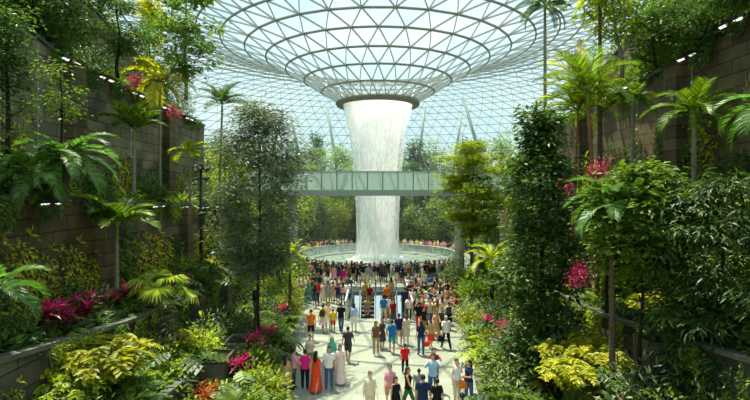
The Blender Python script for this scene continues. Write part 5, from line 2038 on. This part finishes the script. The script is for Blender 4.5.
TAKEN = [((q[0], q[1])) for q in PL]


def free(fx, fy, mn):
    for a, b in TAKEN:
        if abs(a - fx) < mn and abs(b - fy) < mn * .8:
            return False
    TAKEN.append((fx, fy))
    return True


WARM = ['white', 'cream', 'tan', 'brown', 'black', 'black', 'charcoal', 'charcoal', 'navy', 'navy', 'grey', 'beige', 'pale pink', 'red', 'light blue', 'olive yellow', 'dark red', 'pale pink', 'green', 'orange']
DARK = ['black'] * 6 + ['charcoal'] * 4 + ['navy'] * 4 + ['brown', 'brown', 'dark red', 'denim blue', 'green', 'olive yellow', 'pink', 'grey']
FARC = ['white', 'pale pink', 'pink', 'tan', 'cream', 'brown', 'charcoal', 'navy', 'light blue', 'red', 'orange', 'grey', 'beige', 'yellow']


def rnd_person(loc, rz, cols, place_, group, key, frm, skins=(0, 1, 1, 2), full=True, poses=('stand', 'hold', 'lean', 'photo', 'walk'), sc=None):
    fem = R.random() < .5
    top = R.choice(['tee', 'tee', 'long', 'sleeveless'] if fem else ['tee', 'tee', 'tee', 'long'])
    bot = R.choice(['trousers', 'shorts', 'skirt', 'dress'] if fem else ['trousers', 'trousers', 'shorts'])
    tcol = R.choice(cols)
    bcol = R.choice(['black', 'charcoal', 'navy', 'denim blue', 'khaki', 'brown', 'beige'])
    if bot == 'dress':
        top, bcol = 'sleeveless', tcol
    return person(loc, rz, R.choice(poses), fem, top, tcol, bot, bcol, R.choice(['long', 'long', 'tied', 'short']) if fem else 'short', R.choice(['black', 'black', 'black', 'brown']),
                  R.choice(skins), sc or R.uniform(.9, 1.03), place_=place_, group=group, key=key, frm=frm, full=full)


# loose crowd either side of the escalators
for (x0, x1, y0, y1, n, nm) in ((297, 350, 293, 308, 22, 'between bridge pillar and escalators'), (407, 456, 294, 322, 40, 'between escalators and hedge'),
                                (416, 450, 322, 340, 10, 'in crowd along the hedge')):
    k = 0
    tries = 0
    while k < n and tries < 800:
        tries += 1
        fx, fy = R.uniform(x0, x1), R.uniform(y0, y1)
        if not free(fx, fy, 4.0):
            continue
        d = FPX * EYE / (fy - 190)
        rnd_person(((fx - 375) / FPX * d, d, 0), R.choice([0, PI, PI, R.random() * 6.28]), WARM, nm, 'loose crowd on the plaza', d, 'from the camera')
        k += 1
# riders on the escalators
for (x, k, tc_, fem) in ((-.75, 2, 'olive yellow', 1), (-.4, 3, 'dark red', 0), (-.6, 6, 'tan', 1), (-.5, 9, 'charcoal', 0), (1.25, 1, 'tan', 1), (.9, 3, 'orange', 0), (1.1, 6, 'brown', 1), (1.0, 10, 'white', 0)):
    y = ESY1 - .6 - .4 * (k + 1) + .2
    person((x, y, -.02 - .23 * k), 0 if x < 0 else PI, 'stand', bool(fem), 'tee', tc_, 'trousers', R.choice(['black', 'khaki', 'navy']), 'long' if fem else 'short', 'black', 1, .98,
           place_='riding the ' + ('escalator nearer the lavender shirt' if x < 0 else 'escalator nearer the navy shirt'), group='escalator riders', frm='from the camera')
# dense rows at the near pool railing
CC = (CX, CY)
i = 0
for row, (rad_, n, a0, a1) in enumerate(((10.95, 34, 226, 312), (11.5, 30, 225, 313), (12.15, 26, 226, 311), (12.9, 12, 230, 308))):
    for j in range(n):
        a = rad(a0 + (a1 - a0) * (j + .5 + R.uniform(-.3, .3)) / n)
        x, y = CC[0] + rad_ * math.cos(a), CC[1] + (rad_ + R.uniform(-.15, .15)) * math.sin(a)
        if abs(x - .25) < 1.9 and y < 43.2 and row == 3:
            continue
        face = math.atan2(CC[0] - x, -(CC[1] - y))
        fr_ = face + R.uniform(-.4, .4)
        if R.random() < .12:
            fr_ += PI
        rnd_person((x, y, 0), fr_, DARK, 'at near pool railing', 'crowd at the near pool railing', x, 'from the silvery tree', full=False)
# far crowd
for row, (rad_, n, a0, a1) in enumerate(((10.4, 34, 22, 158), (11.3, 30, 26, 154))):
    for j in range(n):
        a = rad(a0 + (a1 - a0) * (j + .5 + R.uniform(-.3, .3)) / n)
        x, y = CC[0] + rad_ * math.cos(a), CC[1] + rad_ * math.sin(a)
        face = math.atan2(CC[0] - x, -(CC[1] - y)) + R.uniform(-.4, .4)
        rnd_person((x, y, 0), face, FARC, 'behind far pool railing', 'crowd beyond the pool', x, 'from the silvery tree', skins=(0, 0, 1), full=False, sc=R.uniform(.95, 1.05))

# things people carry
def phone(px_, py_):
    pass


def bag(name, fx, fy, dx, dy, z, col, desc, kind):
    d = FPX * EYE / (fy - 190)
    x = (fx - 375) / FPX * d
    o = thing(name, (x + dx, d + dy, z))
    mb = MB()
    if kind == 'backpack':
        loft(mb, [((0, 0, 0), .13, .06), ((0, 0, .05), .155, .085), ((0, .01, .2), .155, .085), ((0, 0, .36), .13, .07), ((0, 0, .42), .07, .04)], 14)
    else:
        loft(mb, [((0, 0, 0), .17, .06), ((0, 0, .15), .165, .07), ((0, 0, .28), .15, .045)], 14)
    link('pouch', mb.mesh('pouch', cloth(col), True), o)
    mb = MB()
    if kind == 'backpack':
        for s in (-1, 1):
            mb.tube([(s * .09, -.05 if dy > 0 else .05, .1), (s * .1, -.12 if dy > 0 else .12, .25), (s * .09, -.03 if dy > 0 else .03, .4)], .014, 6)
    else:
        mb.tube([(-.1, 0, .27), (-.07, 0, .42), (.07, 0, .42), (.1, 0, .27)], .01, 6)
    link('strap', mb.mesh('strap', cloth(col), True), o)
    reg(o, desc, 'bag')


bag('backpack', 323, 332, -.02, -.17, .92, 'charcoal', 'dark backpack worn over a yellow T-shirt', 'backpack')
bag('shopping_bag', 426.5, 352, 0, 0, .28, 'orange-red', 'orange-red shopping bag carried beside the navy top and jeans', 'tote')
bag('handbag', 463.5, 404, 0, -.05, .62, 'orange', 'orange handbag held between the two talkers at the hedge', 'tote')
bag('handbag', 441.5, 349, 0, 0, .4, 'black', 'black bag hanging by the white T-shirt walking along the hedge', 'tote')
bag('backpack', 354, 331, 0, -.17, .9, 'light blue', 'light blue backpack worn over a lavender T-shirt', 'backpack')
# ================================================================== LIGHT, SKY, CAMERA
w = bpy.data.worlds.new('World')
scene.world = w
w.use_nodes = True
nt = w.node_tree
nt.nodes.clear()
out = nt.nodes.new('ShaderNodeOutputWorld')
bg = nt.nodes.new('ShaderNodeBackground')
tc = nt.nodes.new('ShaderNodeTexCoord')
mp = nt.nodes.new('ShaderNodeMapping')
mp.inputs['Scale'].default_value = (1, 1, 2.2)
nt.links.new(tc.outputs['Generated'], mp.inputs['Vector'])
nz = nt.nodes.new('ShaderNodeTexNoise')
nz.inputs['Scale'].default_value = 2.6
nz.inputs['Detail'].default_value = 5
nt.links.new(mp.outputs[0], nz.inputs['Vector'])
rp = nt.nodes.new('ShaderNodeValToRGB')
rp.color_ramp.elements[0].position = .42
rp.color_ramp.elements[1].position = .66
rp.color_ramp.elements[0].color = (0.48, 0.70, 0.88, 1)
rp.color_ramp.elements[1].color = (0.84, 0.91, 0.94, 1)
nt.links.new(nz.outputs['Fac'], rp.inputs['Fac'])
sp = nt.nodes.new('ShaderNodeSeparateXYZ')
nt.links.new(tc.outputs['Generated'], sp.inputs[0])
hz = nt.nodes.new('ShaderNodeMapRange')
hz.inputs['From Min'].default_value = .02
hz.inputs['From Max'].default_value = .3
hz.inputs['To Min'].default_value = 1.0
hz.inputs['To Max'].default_value = 0.0
nt.links.new(sp.outputs['Z'], hz.inputs['Value'])
mxc = nt.nodes.new('ShaderNodeMix')
mxc.data_type = 'RGBA'
nt.links.new(hz.outputs[0], mxc.inputs['Factor'])
nt.links.new(rp.outputs['Color'], mxc.inputs['A'])
mxc.inputs['B'].default_value = (0.46, 0.66, 0.67, 1)
nt.links.new(mxc.outputs['Result'], bg.inputs['Color'])
bg.inputs['Strength'].default_value = 1.2
nt.links.new(bg.outputs[0], out.inputs[0])

sun = bpy.data.lights.new('sun', 'SUN')
sun.energy = 11.0
sun.angle = rad(0.6)
sun.color = (1.0, 0.91, 0.70)
so = bpy.data.objects.new('sun', sun)
COL.objects.link(so)
# light comes from ahead, high above the waterfall
dvec = Vector((.2, -.27, -.94)).normalized()
so.rotation_euler = dvec.to_track_quat('-Z', 'Y').to_euler()
so.location = (0, 40, 60)

cam = bpy.data.cameras.new('camera')
cam.sensor_width = 36
cam.lens = 24
cam.shift_y = -10 / 750
cam.clip_end = 600
co = bpy.data.objects.new('camera', cam)
COL.objects.link(co)
co.location = (0, 0, EYE)
co.rotation_euler = (PI / 2, 0, 0)
scene.camera = co
scene.view_settings.view_transform = 'Standard'
scene.view_settings.look = 'None'
scene.view_settings.exposure = 0.1
scene.view_settings.gamma = 1.08
scene.cycles.use_denoising = True
scene.cycles.max_bounces = 8
scene.cycles.transparent_max_bounces = 16
# thin sunlit haze hanging in the far half of the hall
m, nt, out = newmat('thin_haze')
vs = N(nt, 'ShaderNodeVolumeScatter')
vs.inputs['Color'].default_value = (0.93, 0.98, 0.95, 1)
vs.inputs['Density'].default_value = 0.0016
vs.inputs['Anisotropy'].default_value = 0.3
nt.links.new(vs.outputs[0], out.inputs['Volume'])
mb = MB()
mb.box(-50, 50, 47, 122, -.2, 30)
hz_ = link('haze', mb.mesh('haze', m))
hz_['kind'] = 'stuff'
hz_['category'] = 'haze'
hz_['label'] = 'thin pale haze in the air around and beyond the waterfall'
finish_labels()
